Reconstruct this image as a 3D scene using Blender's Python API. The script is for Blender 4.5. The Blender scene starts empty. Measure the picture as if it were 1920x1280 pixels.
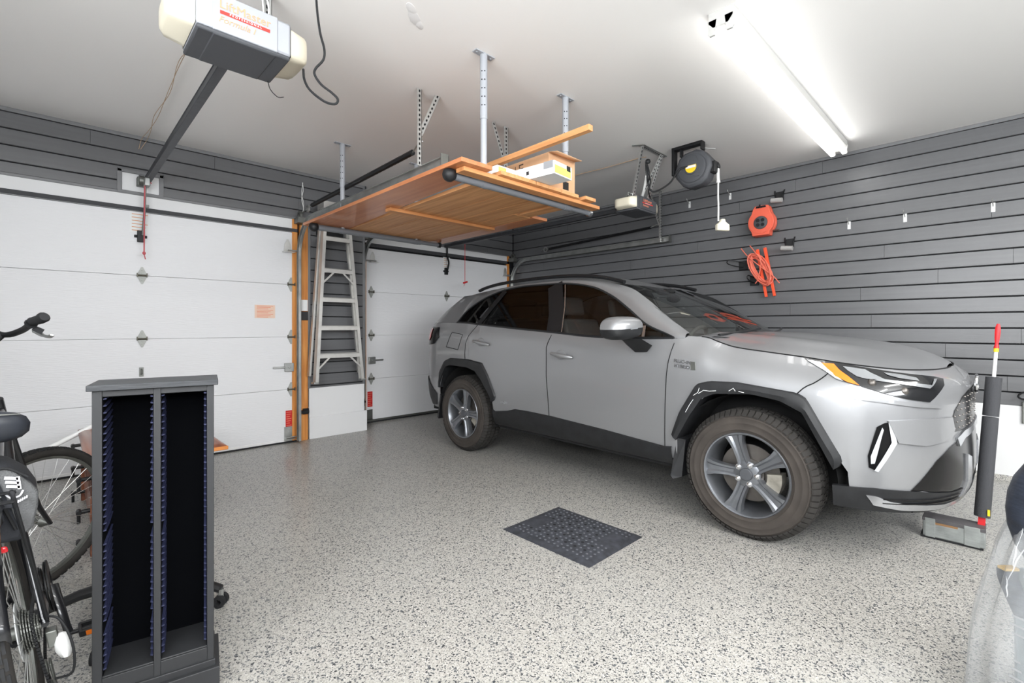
import bpy, bmesh, math, random
import numpy as np
from mathutils import Vector, Matrix
from mathutils.geometry import delaunay_2d_cdt
C = bpy.context.scene.collection
scene = bpy.context.scene
random.seed(7)

# ---------------------------------------------------------------- camera, world, light, exposure
cam_data = bpy.data.cameras.new('camera')
cam = bpy.data.objects.new('camera', cam_data); C.objects.link(cam)
cam.location = (-5.49, -5.27, 1.22)
cam.rotation_euler = (math.pi/2, 0, -math.atan2(.6953, .7188))
cam_data.sensor_width = 36
cam_data.lens = 890*36/1920
cam_data.shift_y = -26/1920
cam_data.clip_start = .02
scene.camera = cam

world = bpy.data.worlds.new('world'); scene.world = world
world.use_nodes = True
world.node_tree.nodes['Background'].inputs[0].default_value = (.95, .97, 1, 1)
world.node_tree.nodes['Background'].inputs[1].default_value = .3

TUBE = 7.5            # emission of the fluorescent tubes
def strip_light(name, loc, rz, watts, size=(2.4, .16)):
    """the room's other strip lights, behind and above the camera"""
    d = bpy.data.lights.new(name, 'AREA'); d.shape = 'RECTANGLE'
    d.size, d.size_y = size; d.energy = watts; d.color = (1, .985, .96)
    o = bpy.data.objects.new(name, d); C.objects.link(o)
    o.location = loc; o.rotation_euler = (0, 0, rz); return o
strip_light('strip_light', (-5.6, -6.0, 2.80), 0, 32)
strip_light('strip_light', (-2.3, -7.0, 2.80), 0, 60)
strip_light('strip_light', (-5.0, -7.6, 2.80), 0, 66)
def fill_light(name, loc, rot, size, watts):
    """soft fill added from unseen panels high behind and left of the camera"""
    d = bpy.data.lights.new(name, 'AREA'); d.shape = 'RECTANGLE'; d.size, d.size_y = size; d.energy = watts; d.color = (.95, .975, 1)
    o = bpy.data.objects.new(name, d); C.objects.link(o); o.location = loc; o.rotation_euler = rot; return o
fill_light('rear_fill_light', (-4.6, -8.5, 2.25), (math.radians(106), 0, 0), (3.6, .8), 170)  # added fill for the doors and ceiling; the rear wall has no window
fill_light('side_fill_light', (-6.70, -5.4, 2.05), (math.radians(108), 0, math.radians(-90)), (3.2, 1.3), 200)  # added fill for car side, board wall and ceiling; no window there

vs = scene.view_settings
vs.view_transform = 'Standard'; vs.look = 'None'; vs.gamma = 1; vs.exposure = 0.36
vs.use_curve_mapping = False
scene.cycles.use_denoising = True
scene.cycles.max_bounces = 10; scene.cycles.diffuse_bounces = 5; scene.cycles.glossy_bounces = 4
scene.cycles.transmission_bounces = 6; scene.cycles.transparent_max_bounces = 12
scene.cycles.caustics_reflective = False; scene.cycles.caustics_refractive = False
scene.cycles.sample_clamp_indirect = 6
# ---------------------------------------------------------------- materials
def lin(c):
    return tuple(((x/255)/12.92 if x/255 <= .04045 else ((x/255+.055)/1.055)**2.4) for x in c)
def mat(name, rgb, rough=.5, metal=0., coat=0., spec=.5, emit=0., noise=None, bump=None, trans=0., alpha=1., ior=1.45, coat_rough=.04):
    """rgb in 0-255. noise=(scale,amount,stretch) mottles colour; bump=(scale,strength,stretch)"""
    m = bpy.data.materials.new(name); m.use_nodes = True
    n = m.node_tree.nodes; l = m.node_tree.links; b = n['Principled BSDF']
    c = lin(rgb)
    b.inputs['Base Color'].default_value = (*c, 1)
    b.inputs['Roughness'].default_value = rough; b.inputs['Metallic'].default_value = metal
    b.inputs['Coat Weight'].default_value = coat; b.inputs['Coat Roughness'].default_value = coat_rough
    b.inputs['Specular IOR Level'].default_value = spec; b.inputs['IOR'].default_value = ior
    b.inputs['Transmission Weight'].default_value = trans; b.inputs['Alpha'].default_value = alpha
    if emit:
        b.inputs['Emission Color'].default_value = (1, .99, .97, 1); b.inputs['Emission Strength'].default_value = emit
    if noise or bump:
        tc = n.new('ShaderNodeTexCoord')
    if noise:
        mp = n.new('ShaderNodeMapping'); mp.inputs['Scale'].default_value = noise[2] if len(noise) > 2 else (1, 1, 1)
        l.new(tc.outputs['Object'], mp.inputs[0])
        t = n.new('ShaderNodeTexNoise'); t.inputs['Scale'].default_value = noise[0]; t.inputs['Detail'].default_value = 4
        l.new(mp.outputs[0], t.inputs['Vector'])
        r = n.new('ShaderNodeMapRange'); r.inputs['From Min'].default_value = .3; r.inputs['From Max'].default_value = .7
        r.inputs['To Min'].default_value = 1-noise[1]; r.inputs['To Max'].default_value = 1+noise[1]
        l.new(t.outputs[0], r.inputs[0])
        x = n.new('ShaderNodeMix'); x.data_type = 'RGBA'; x.blend_type = 'MULTIPLY'; x.inputs[0].default_value = 1
        x.inputs[6].default_value = (*c, 1); l.new(r.outputs[0], x.inputs[7]); l.new(x.outputs[2], b.inputs['Base Color'])
    if bump:
        mp = n.new('ShaderNodeMapping'); mp.inputs['Scale'].default_value = bump[2] if len(bump) > 2 else (1, 1, 1)
        l.new(tc.outputs['Object'], mp.inputs[0])
        t = n.new('ShaderNodeTexNoise'); t.inputs['Scale'].default_value = bump[0]; t.inputs['Detail'].default_value = 3
        l.new(mp.outputs[0], t.inputs['Vector'])
        u = n.new('ShaderNodeBump'); u.inputs['Strength'].default_value = bump[1]; u.inputs['Distance'].default_value = .004
        l.new(t.outputs[0], u.inputs['Height']); l.new(u.outputs[0], b.inputs['Normal'])
    return m
def floor_mat():
    m = bpy.data.materials.new('epoxy_flake_floor'); m.use_nodes = True
    n = m.node_tree.nodes; l = m.node_tree.links; b = n['Principled BSDF']
    tc = n.new('ShaderNodeTexCoord')
    outs = []
    for sc, lo in ((250., 0), (140., 3.7)):
        mp = n.new('ShaderNodeMapping'); mp.inputs['Location'].default_value = (lo, lo, 0); l.new(tc.outputs['Object'], mp.inputs[0])
        v = n.new('ShaderNodeTexVoronoi'); v.inputs['Scale'].default_value = sc; l.new(mp.outputs[0], v.inputs['Vector'])
        s = n.new('ShaderNodeSeparateColor'); l.new(v.outputs['Color'], s.inputs[0]); outs.append(s)
    def ramp(inp, stops):
        r = n.new('ShaderNodeValToRGB'); r.color_ramp.interpolation = 'CONSTANT'
        e = r.color_ramp.elements
        while len(e) > 1: e.remove(e[-1])
        e[0].position = 0; e[0].color = (*lin(stops[0][1]), 1)
        for p, c in stops[1:]:
            k = e.new(p); k.color = (*lin(c), 1)
        l.new(inp, r.inputs[0]); return r
    r1 = ramp(outs[0].outputs[0], [(0, (168, 166, 160)), (.30, (180, 178, 172)), (.55, (158, 156, 150)), (.74, (138, 137, 133)), (.82, (90, 93, 96)), (.92, (56, 59, 63)), (.985, (204, 202, 198))])
    r2 = ramp(outs[1].outputs[1], [(0, (170, 168, 162)), (.45, (156, 154, 148)), (.70, (92, 95, 98)), (.92, (58, 61, 65))])
    g = n.new('ShaderNodeMath'); g.operation = 'GREATER_THAN'; g.inputs[1].default_value = .80; l.new(outs[1].outputs[2], g.inputs[0])
    x = n.new('ShaderNodeMix'); x.data_type = 'RGBA'; l.new(g.outputs[0], x.inputs[0]); l.new(r1.outputs[0], x.inputs[6]); l.new(r2.outputs[0], x.inputs[7])
    l.new(x.outputs[2], b.inputs['Base Color'])
    b.inputs['Roughness'].default_value = .42; b.inputs['Coat Weight'].default_value = .25; b.inputs['Coat Roughness'].default_value = .12
    return m
def wood_mat(name, rgb, rgb2, axis=1, scale=3., rough=.55, coat=0.):
    m = bpy.data.materials.new(name); m.use_nodes = True
    n = m.node_tree.nodes; l = m.node_tree.links; b = n['Principled BSDF']
    tc = n.new('ShaderNodeTexCoord'); mp = n.new('ShaderNodeMapping')
    s = [14, 14, 14]; s[axis] = .8; mp.inputs['Scale'].default_value = s; l.new(tc.outputs['Object'], mp.inputs[0])
    t = n.new('ShaderNodeTexNoise'); t.inputs['Scale'].default_value = scale; t.inputs['Detail'].default_value = 6; t.inputs['Distortion'].default_value = .6
    l.new(mp.outputs[0], t.inputs['Vector'])
    r = n.new('ShaderNodeValToRGB'); r.color_ramp.elements[0].position = .32; r.color_ramp.elements[1].position = .68
    r.color_ramp.elements[0].color = (*lin(rgb2), 1); r.color_ramp.elements[1].color = (*lin(rgb), 1)
    l.new(t.outputs[0], r.inputs[0]); l.new(r.outputs[0], b.inputs['Base Color'])
    b.inputs['Roughness'].default_value = rough; b.inputs['Coat Weight'].default_value = coat
    return m
M = {}
def mk(key, *a, **k): M[key] = mat(key, *a, **k)
mk('ceiling_paint', (242, 241, 239), .9, bump=(60, .05))
mk('white_paint', (232, 232, 232), .6)
mk('white_panel', (226, 227, 228), .5)
mk('wall_paint', (205, 206, 208), .8)
mk('siding', (103, 104, 106), .29, bump=(9, .10, (.6, .6, 26)), noise=(2, .06, (.5, .5, 18)))
mk('siding_trim', (120, 121, 123), .35)
mk('dark_gap', (22, 23, 26), .9)
mk('door_white', (228, 229, 231), .45, bump=(4, .55, (3., 3., 34)))
mk('seal', (66, 67, 70), .7)
mk('hinge_zinc', (168, 170, 166), .6, .5, noise=(14, .15))
mk('steel', (178, 180, 178), .34, .85, noise=(9, .18))
mk('steel_bright', (205, 206, 204), .3, .8, noise=(14, .1))
mk('hinge_dark', (96, 94, 84), .5, .6)
mk('steel_dark', (120, 122, 118), .45, .8, noise=(8, .2))
mk('aluminium', (205, 204, 200), .4, .55, noise=(12, .08))
mk('black_metal', (28, 29, 31), .45, .3)
mk('black_plastic', (26, 27, 29), .5)
mk('black_rubber', (30, 31, 33), .75)
mk('tube_grey', (116, 119, 124), .4, .1)
mk('grey_enamel', (168, 172, 178), .4, .1)
mk('rail_grey', (70, 72, 76), .45, .4, noise=(30, .15))
mk('white_plastic', (236, 237, 236), .4)
mk('cream_plastic', (233, 226, 205), .35, coat=.2)
mk('fixture_white', (190, 190, 187), .4)
mk('tube_glow', (255, 255, 255), .5, emit=TUBE)
mk('silver_case', (168, 171, 177), .38, .15)
mk('charcoal_case', (74, 76, 80), .6)
mk('red_print', (205, 60, 52), .6)
mk('orange_print', (228, 140, 110), .6)
mk('tan_print', (214, 160, 122), .6)
mk('pink_cord', (196, 92, 98), .8)
mk('red_plastic', (200, 32, 38), .45)
mk('orange_plastic', (240, 88, 52), .4)
mk('coral_plastic', (232, 104, 80), .42)
mk('coral_cord', (230, 120, 98), .5)
mk('yellow_label', (238, 205, 40), .5)
mk('white_cord', (225, 226, 224), .6)
mk('tan_wire', (186, 160, 132), .7)
mk('cardboard', (214, 170, 132), .85, noise=(6, .06))
mk('label_peach', (234, 204, 184), .6)
mk('bare_wood', (140, 106, 72), .7)
mk('carton_white', (232, 234, 234), .7)
mk('carton_green', (204, 216, 110), .7)
mk('grey_tape', (150, 152, 156), .5)
mk('ink', (40, 38, 38), .8)
mk('foam', (62, 63, 66), .9, bump=(180, .5))
mk('foam_pale', (168, 166, 164), .9, bump=(150, .4))
mk('duct_tape', (138, 142, 140), .5, .15, noise=(14, .2), bump=(18, .5, (1, 1, 5)))
mk('tape_dark', (80, 78, 80), .5, noise=(14, .2))
mk('mat_rubber', (54, 56, 62), .7, noise=(26, .35))
mk('mat_stud', (86, 88, 94), .7)
mk('tower_black', (42, 43, 45), .5, noise=(8, .12, (1, 1, .1)))
mk('tower_top', (54, 56, 59), .45, noise=(40, .25, (.15, 1, 1)), bump=(60, .6, (.15, 1, 1)))
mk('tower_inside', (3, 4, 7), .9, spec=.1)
mk('tower_slot', (46, 50, 76), .4)
mk('bag_cloth', (46, 48, 53), .85, bump=(120, .3))
mk('bag_mesh', (96, 97, 98), .8, bump=(240, .8))
mk('saddle_vinyl', (48, 51, 57), .33)
mk('print_white', (240, 240, 246), .5)
mk('tyre', (44, 42, 40), .85, noise=(14, .2))
mk('tyre_dusty', (62, 57, 53), .9, noise=(8, .25))
mk('frame_black', (34, 35, 38), .3, .2, coat=.5)
mk('chrome', (215, 216, 218), .16, 1.)
mk('amber', (240, 122, 30), .3, coat=.6)
mk('clear_guard', (205, 208, 208), .25, alpha=.75)
mk('yellow_tan', (206, 172, 104), .7)
mk('bin_blue', (128, 138, 142), .5)
mk('navy_pad', (44, 50, 62), .5, noise=(10, .35, (1, 1, 4)), bump=(14, 1., (1, 1, 5)))
mk('film_crease', (230, 232, 234), .25, alpha=.22)
mk('faint_ink', (150, 152, 154), .8)
# car
mk('car_paint', (144, 145, 147), .37, .5, coat=.7, coat_rough=.03)
mk('car_gap', (18, 18, 20), .9)
mk('cladding', (31, 32, 34), .5, noise=(16, .3))
mk('piano_black', (12, 12, 14), .2, spec=.4)
mk('trim_black', (26, 27, 29), .4)
mk('alloy', (128, 131, 136), .34, .75, noise=(10, .12))
mk('well_black', (20, 20, 21), .9, noise=(8, .3))
mk('disc', (110, 106, 102), .4, .8, noise=(8, .25))
mk('caliper', (150, 146, 136), .6, .3, noise=(20, .3))
mk('silver_trim', (196, 198, 202), .25, .9)
mk('lamp_dark', (22, 23, 25), .15, coat=1.)
mk('lamp_bright', (158, 161, 164), .25, .6, coat=1.)
mk('lamp_clear', (214, 217, 220), .22, .4, coat=1.)
mk('lamp_red', (206, 40, 48), .2, coat=1.)
mk('cabin', (138, 139, 137), .8)
mk('cabin_light', (120, 118, 116), .8)
mk('seat_cloth', (80, 80, 82), .85)
mk('green_sticker', (90, 130, 84), .6)
def glass_mat(name, tint, alpha, refl=.5):
    m = bpy.data.materials.new(name); m.use_nodes = True
    n = m.node_tree.nodes; l = m.node_tree.links; n.remove(n['Principled BSDF'])
    o = n['Material Output']; t = n.new('ShaderNodeBsdfTransparent'); t.inputs[0].default_value = (*tint, 1)
    g = n.new('ShaderNodeBsdfGlossy'); g.inputs['Roughness'].default_value = .015; g.inputs[0].default_value = (1, 1, 1, 1)
    f = n.new('ShaderNodeFresnel'); f.inputs[0].default_value = 1.52
    a = n.new('ShaderNodeMath'); a.operation = 'MULTIPLY_ADD'; a.inputs[1].default_value = refl; a.inputs[2].default_value = alpha
    l.new(f.outputs[0], a.inputs[0]); x = n.new('ShaderNodeMixShader'); l.new(a.outputs[0], x.inputs[0])
    l.new(t.outputs[0], x.inputs[1]); l.new(g.outputs[0], x.inputs[2]); l.new(x.outputs[0], o.inputs[0]); return m
M['glass'] = glass_mat('car_glass', (.84, .88, .86), .03)
M['windscreen_glass'] = glass_mat('windscreen_glass', (.9, .93, .91), .03, 1.)
M['privacy_glass'] = glass_mat('privacy_glass', (.22, .22, .225), .02)
M['plastic_film'] = mat('plastic_film', (196, 199, 201), .22, alpha=.34, bump=(16, 1., (1, 1, .35)))
M['floor'] = floor_mat()
M['jamb_wood'] = wood_mat('jamb_wood', (226, 158, 84), (196, 120, 52), 2, 2.5)
M['plywood'] = wood_mat('red_plywood', (206, 136, 90), (184, 112, 70), 1, 2.0, .4, .3)
M['plank'] = wood_mat('pine_plank', (222, 166, 114), (192, 134, 84), 1, 2.2)
M['batten'] = wood_mat('pine_batten', (216, 154, 100), (188, 126, 76), 0, 2.2)
M['strip_wood'] = wood_mat('pine_strip', (220, 164, 112), (196, 136, 84), 1, 2.)
M['table_wood'] = wood_mat('table_wood', (158, 96, 66), (110, 58, 38), 1, 1.5, .4, .3)
M['table_dark'] = wood_mat('table_dark', (112, 66, 46), (74, 40, 28), 2, 2., .5)
M['table_edge_lit'] = wood_mat('table_edge_lit', (214, 140, 66), (176, 104, 48), 0, 2., .4)  # brighter orange wood, light put into the colour

# ---------------------------------------------------------------- mesh helpers
class MB:
    """collects polygons and links them as one mesh object"""
    def __init__(s): s.v = []; s.f = []; s.m = []
    def add(s, vs, fs, mi=0):
        k = len(s.v); s.v += [tuple(map(float, p)) for p in vs]
        s.f += [tuple(i+k for i in f) for f in fs]; s.m += [mi]*len(fs); return s
    def box(s, lo, hi, mi=0, rot=None, taper=None):
        (x0, y0, z0), (x1, y1, z1) = lo, hi
        vs = [Vector(p) for p in ((x0, y0, z0), (x1, y0, z0), (x1, y1, z0), (x0, y1, z0), (x0, y0, z1), (x1, y0, z1), (x1, y1, z1), (x0, y1, z1))]
        if rot is not None:
            c = (Vector(lo)+Vector(hi))/2; vs = [c+rot@(v-c) for v in vs]
        return s.add(vs, [(3, 2, 1, 0), (4, 5, 6, 7), (0, 1, 5, 4), (1, 2, 6, 5), (2, 3, 7, 6), (3, 0, 4, 7)], mi)
    def beam(s, a, b, w, h, up=(0, 0, 1), mi=0, w2=None, h2=None):
        """rectangular bar from a to b, w across, h along 'up'"""
        a, b, u = Vector(a), Vector(b), Vector(up); d = (b-a).normalized(); r = d.cross(u).normalized(); u = r.cross(d)
        w2 = w if w2 is None else w2; h2 = h if h2 is None else h2; vs = []
        for p, ww, hh in ((a, w, h), (b, w2, h2)):
            vs += [p-r*ww/2-u*hh/2, p+r*ww/2-u*hh/2, p+r*ww/2+u*hh/2, p-r*ww/2+u*hh/2]
        return s.add(vs, [(3, 2, 1, 0), (4, 5, 6, 7), (0, 1, 5, 4), (1, 2, 6, 5), (2, 3, 7, 6), (3, 0, 4, 7)], mi)
    def tube(s, pts, r, n=8, mi=0, closed=False, caps=True, flat=1., up=None):
        P = [Vector(p) for p in pts]; N = len(P)
        R = r if isinstance(r, (list, tuple)) else [r]*N
        T = []
        for i in range(N):
            a = P[(i-1) % N] if (closed or i > 0) else P[i]; b = P[(i+1) % N] if (closed or i < N-1) else P[i]
            T.append((b-a).normalized())
        u = Vector(up) if up else (Vector((0, 0, 1)) if abs(T[0].z) < .9 else Vector((1, 0, 0)))
        u = (u-T[0]*u.dot(T[0])).normalized(); vs = []
        for i in range(N):
            u = (u-T[i]*u.dot(T[i])).normalized(); w = T[i].cross(u)
            for k in range(n):
                an = 2*math.pi*k/n; vs.append(P[i]+(u*math.cos(an)*flat+w*math.sin(an))*R[i])
        fs = []
        for i in range(N if closed else N-1):
            for k in range(n):
                j = (i+1) % N; fs.append((i*n+k, i*n+(k+1) % n, j*n+(k+1) % n, j*n+k))
        if caps and not closed:
            fs.append(tuple(reversed(range(n)))); fs.append(tuple((N-1)*n+k for k in range(n)))
        return s.add(vs, fs, mi)
    def lathe(s, prof, o=(0, 0, 0), axis=(0, 0, 1), n=24, mi=0, closed=False):
        """prof = (radius, height along axis)"""
        o, a = Vector(o), Vector(axis).normalized()
        u = Vector((0, 0, 1)) if abs(a.z) < .9 else Vector((1, 0, 0)); u = (u-a*u.dot(a)).normalized(); w = a.cross(u); vs = []
        for r, h in prof:
            for k in range(n):
                an = 2*math.pi*k/n; vs.append(o+a*h+(u*math.cos(an)+w*math.sin(an))*r)
        fs = []; L = len(prof)
        for i in range(L if closed else L-1):
            j = (i+1) % L
            for k in range(n): fs.append((i*n+k, i*n+(k+1) % n, j*n+(k+1) % n, j*n+k))
        if not closed:
            if prof[0][0] > 1e-5: fs.append(tuple(reversed(range(n))))
            if prof[-1][0] > 1e-5: fs.append(tuple((L-1)*n+k for k in range(n)))
        return s.add(vs, fs, mi)
    def prism(s, poly, o, ux, uy, depth, mi=0):
        """flat polygon in the plane o+ux*a+uy*b, pushed along ux x uy by depth"""
        o, ux, uy = Vector(o), Vector(ux), Vector(uy); nn = ux.cross(uy).normalized()*depth; k = len(poly)
        vs = [o+ux*a+uy*b for a, b in poly]; vs += [v+nn for v in vs]
        fs = [tuple(reversed(range(k))), tuple(range(k, 2*k))]+[(i, (i+1) % k, (i+1) % k+k, i+k) for i in range(k)]
        return s.add(vs, fs, mi)
    def grid(s, rows, mi=0, flip=False, closed=False):
        k = len(rows[0]); vs = [p for r in rows for p in r]; fs = []
        for i in range(len(rows)-1):
            for j in range(k if closed else k-1):
                q = (i*k+j, i*k+(j+1) % k, (i+1)*k+(j+1) % k, (i+1)*k+j); fs.append(q[::-1] if flip else q)
        return s.add(vs, fs, mi)
    def ball(s, c, r, n=12, mi=0, rot=None):
        r = r if isinstance(r, (tuple, list)) else (r, r, r); rows = []; m = max(4, n//2)
        for i in range(m+1):
            a = math.pi*i/m-math.pi/2; rows.append([])
            for k in range(n):
                b = 2*math.pi*k/n; p = Vector((math.cos(a)*math.cos(b)*r[0], math.cos(a)*math.sin(b)*r[1], math.sin(a)*r[2]))
                rows[-1].append(Vector(c)+(rot@p if rot else p))
        return s.grid(rows, mi, closed=True)
    def xf(s, fn): s.v = [tuple(fn(Vector(p))) for p in s.v]; return s
    def build(s, name, mats, parent=None, bevel=0., smooth=True, angle=35, weld=True, solid=0., sub=0):
        off = Vector((0, 0, 0)); q = parent
        while q is not None: off += q.location; q = q.parent
        me = bpy.data.meshes.new(name); me.from_pydata([tuple(Vector(p)-off) for p in s.v], [], s.f)
        mats = mats if isinstance(mats, (list, tuple)) else [mats]
        for m in mats: me.materials.append(M[m] if isinstance(m, str) else m)
        for p, mi in zip(me.polygons, s.m): p.material_index = min(mi, len(mats)-1); p.use_smooth = smooth
        bm = bmesh.new(); bm.from_mesh(me)
        if weld: bmesh.ops.remove_doubles(bm, verts=bm.verts, dist=1e-5)
        bmesh.ops.recalc_face_normals(bm, faces=bm.faces)
        bm.to_mesh(me); bm.free()
        if smooth and not sub: me.set_sharp_from_angle(angle=math.radians(angle))
        o = bpy.data.objects.new(name, me); C.objects.link(o)
        if parent is not None: o.parent = parent
        if bevel:
            b = o.modifiers.new('bevel', 'BEVEL'); b.width = bevel; b.segments = 2; b.limit_method = 'ANGLE'; b.angle_limit = math.radians(40)
        if solid:
            b = o.modifiers.new('solid', 'SOLIDIFY'); b.thickness = solid; b.offset = 0
        if sub:
            b = o.modifiers.new('sub', 'SUBSURF'); b.levels = b.render_levels = sub
        return o
def box(name, lo, hi, m, parent=None, bevel=0., rot=None): return MB().box(lo, hi, 0, rot).build(name, m, parent, bevel)
def tag(o, label, cat, group=None):
    o['label'] = label; o['category'] = cat
    if group: o['group'] = group
    return o
def thing(name, label, cat, loc=(0, 0, 0), group=None):
    o = bpy.data.objects.new(name, None); o.empty_display_size = .1; C.objects.link(o); o.location = loc
    return tag(o, label, cat, group)
def struct(o): o['kind'] = 'structure'; return o
def dup(root, loc, label=None, group=None, parent=None):
    r = root.copy(); C.objects.link(r); r.location = loc
    if parent is not None: r.parent = parent
    if label: r['label'] = label
    if group: r['group'] = group
    for ch in list(root.children):
        c = ch.copy(); C.objects.link(c); c.parent = r
        for g in list(ch.children):
            d = g.copy(); C.objects.link(d); d.parent = c
    return r
def text(name, body, size, o, ux, uy, m, parent=None, extrude=.0006, align='CENTER', shear=0., space=1., bold=0.):
    cu = bpy.data.curves.new(name, 'FONT'); cu.body = body; cu.size = size; cu.extrude = extrude; cu.align_x = align; cu.align_y = 'CENTER'
    cu.shear = shear; cu.space_character = space; cu.offset = bold; cu.materials.append(M[m])
    t = bpy.data.objects.new(name, cu); C.objects.link(t)
    ux, uy = Vector(ux).normalized(), Vector(uy).normalized(); uz = ux.cross(uy); uy = uz.cross(ux)
    off = Vector((0, 0, 0)); q = parent
    while q is not None: off += q.location; q = q.parent
    t.matrix_local = Matrix(((ux.x, uy.x, uz.x, o[0]-off.x), (ux.y, uy.y, uz.y, o[1]-off.y), (ux.z, uy.z, uz.z, o[2]-off.z), (0, 0, 0, 1)))
    dg = bpy.context.evaluated_depsgraph_get(); dg.update()
    me = bpy.data.meshes.new_from_object(t.evaluated_get(dg)); ml = t.matrix_local.copy()
    bpy.data.objects.remove(t); bpy.data.curves.remove(cu)
    me.transform(ml); me.materials.clear(); me.materials.append(M[m])
    o2 = bpy.data.objects.new(name, me); C.objects.link(o2)
    if parent is not None: o2.parent = parent
    return o2
def smooth_path(pts, n=6):
    """Catmull-Rom through the points"""
    P = [Vector(p) for p in pts]; Q = [P[0]*2-P[1]]+P+[P[-1]*2-P[-2]]; out = []
    for i in range(1, len(Q)-2):
        a, b, c, d = Q[i-1:i+3]
        for k in range(n):
            u = k/n; out.append(.5*((2*b)+(c-a)*u+(2*a-5*b+4*c-d)*u*u+(3*b-a-3*c+d)*u**3))
    return out+[P[-1]]
# ---------------------------------------------------------------- car body surfaces
# car frame: s = distance behind the front axle, t = sideways from the centre line, z = height
def pchip(xs, ys):
    xs = np.array(xs, float); ys = np.array(ys, float)
    h = np.diff(xs); d = np.diff(ys)/h
    m = np.zeros(len(xs)); m[0] = d[0]; m[-1] = d[-1]
    for i in range(1, len(xs)-1):
        if d[i-1]*d[i] > 0:
            w1 = 2*h[i]+h[i-1]; w2 = h[i]+2*h[i-1]
            m[i] = (w1+w2)/(w1/d[i-1]+w2/d[i])
    def f(x):
        x = min(max(float(x), xs[0]), xs[-1])
        i = int(min(max(np.searchsorted(xs, x)-1, 0), len(h)-1))
        u = (x-xs[i])/h[i]
        return float((2*u**3-3*u**2+1)*ys[i]+(u**3-2*u**2+u)*h[i]*m[i]+(-2*u**3+3*u**2)*ys[i+1]+(u**3-u**2)*h[i]*m[i+1])
    return f
def sstep(a, b, x):
    u = min(max((x-a)/(b-a), 0.), 1.); return u*u*(3-2*u)
PF, PR = -.30, 3.10                       # where the front / rear corners start to turn
EX = 2/2.6
w_side = pchip([.24, .34, .42, .55, .75, .95, 1.04, 1.15, 1.25], [.80, .868, .893, .905, .910, .908, .906, .872, .845])
w_front = pchip([0, .05, .10, .17, .35, .52, .70, .85], [.785, .832, .868, .893, .905, .905, .885, .82])
hood_edge = pchip([-.82, -.68, -.58, -.44, -.28, -.09, .11, .20, .27, .40], [.995, 1.004, 1.016, 1.033, 1.054, 1.076, 1.102, 1.130, 1.158, 1.168])
belt = pchip([.40, .67, 1.06, 1.5, 2.46, 2.76, 3.1, 3.45, 3.65], [1.150, 1.143, 1.146, 1.175, 1.243, 1.266, 1.272, 1.26, 1.22])
shoulder = pchip([.0, .45, 1.5, 2.7, 3.2], [.955, .975, 1.065, 1.12, 1.13])
nose = pchip([.22, .30, .38, .46, .56, .70, .85, .92, .96, 1.0], [.49, .565, .598, .606, .606, .600, .60, .588, .562, .505])
tail = pchip([.30, .40, .50, .64, .95, 1.10, 1.22, 1.30], [.42, .49, .565, .59, .585, .56, .52, .47])
def z_top(p):
    if p >= .40: return belt(min(p, PR+.40*min(1, max(0, (p-PR))))) if p > PR else belt(p)
    if p >= PF: return hood_edge(p)
    q = min((PF-p)/1.0, 1.)
    return hood_edge(PF-.505*math.sin(q*math.pi/2)**EX)
def width(s, z):
    s_ = max(s, PF)
    a = sstep(.15, .50, s_)
    wf = w_front(max(0, z_top(min(s_, .39))-z)) if a < 1 else 0
    ws = 0
    if a > 0:
        zz = z-(shoulder(s_)-1.04)*sstep(.6, .9, z)
        ws = w_side(zz)
    w = ws*a+wf*(1-a)
    return w*(1-.012*sstep(.1, PF, s_) if s_ < .1 else 1-.02*sstep(2.4, PR, s_))
def SURF(p, z):
    """near side of the body as (s, t)"""
    if p < PF:
        q = min((PF-p), 1.)*math.pi/2
        w = width(PF, z)
        return PF-nose(z)*math.sin(q)**EX, w*max(math.cos(q), 0)**EX
    if p > PR:
        q = min((p-PR), 1.)*math.pi/2
        w = width(PR, z)
        return PR+tail(z)*math.sin(q)**EX, w*max(math.cos(q), 0)**EX
    return p, width(p, z)
glass_top = pchip([.47, .50, .69, .865, 1.05, 1.25, 1.46, 1.66, 2.0, 2.25, 2.5, 2.70, 2.80, 2.845, 2.86],
                  [1.150, 1.163, 1.236, 1.350, 1.462, 1.542, 1.582, 1.597, 1.600, 1.582, 1.522, 1.43, 1.355, 1.290, 1.270])
edge_z = pchip([.36, .56, .77, .92, 1.13, 1.3, 1.6, 2.0, 2.4, 2.8, 3.06, 3.12], [1.160, 1.285, 1.430, 1.516, 1.576, 1.610, 1.634, 1.634, 1.618, 1.585, 1.550, 1.535])
edge_t = pchip([.36, .56, .92, 1.13, 1.4, 3.1], [.782, .735, .642, .605, .60, .585])
def pane_t(s, z):
    b = belt(s); return width(min(s, PR), b)-.012-.445*(z-b)
def SIDE(s, z):
    """sideways position of the near side (lower body or glass plane) at s, z"""
    zt = z_top(s) if s < .4 else belt(s)
    if z <= zt or s < .4: return SURF(s, min(z, zt))[1]
    return pane_t(s, z)
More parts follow.
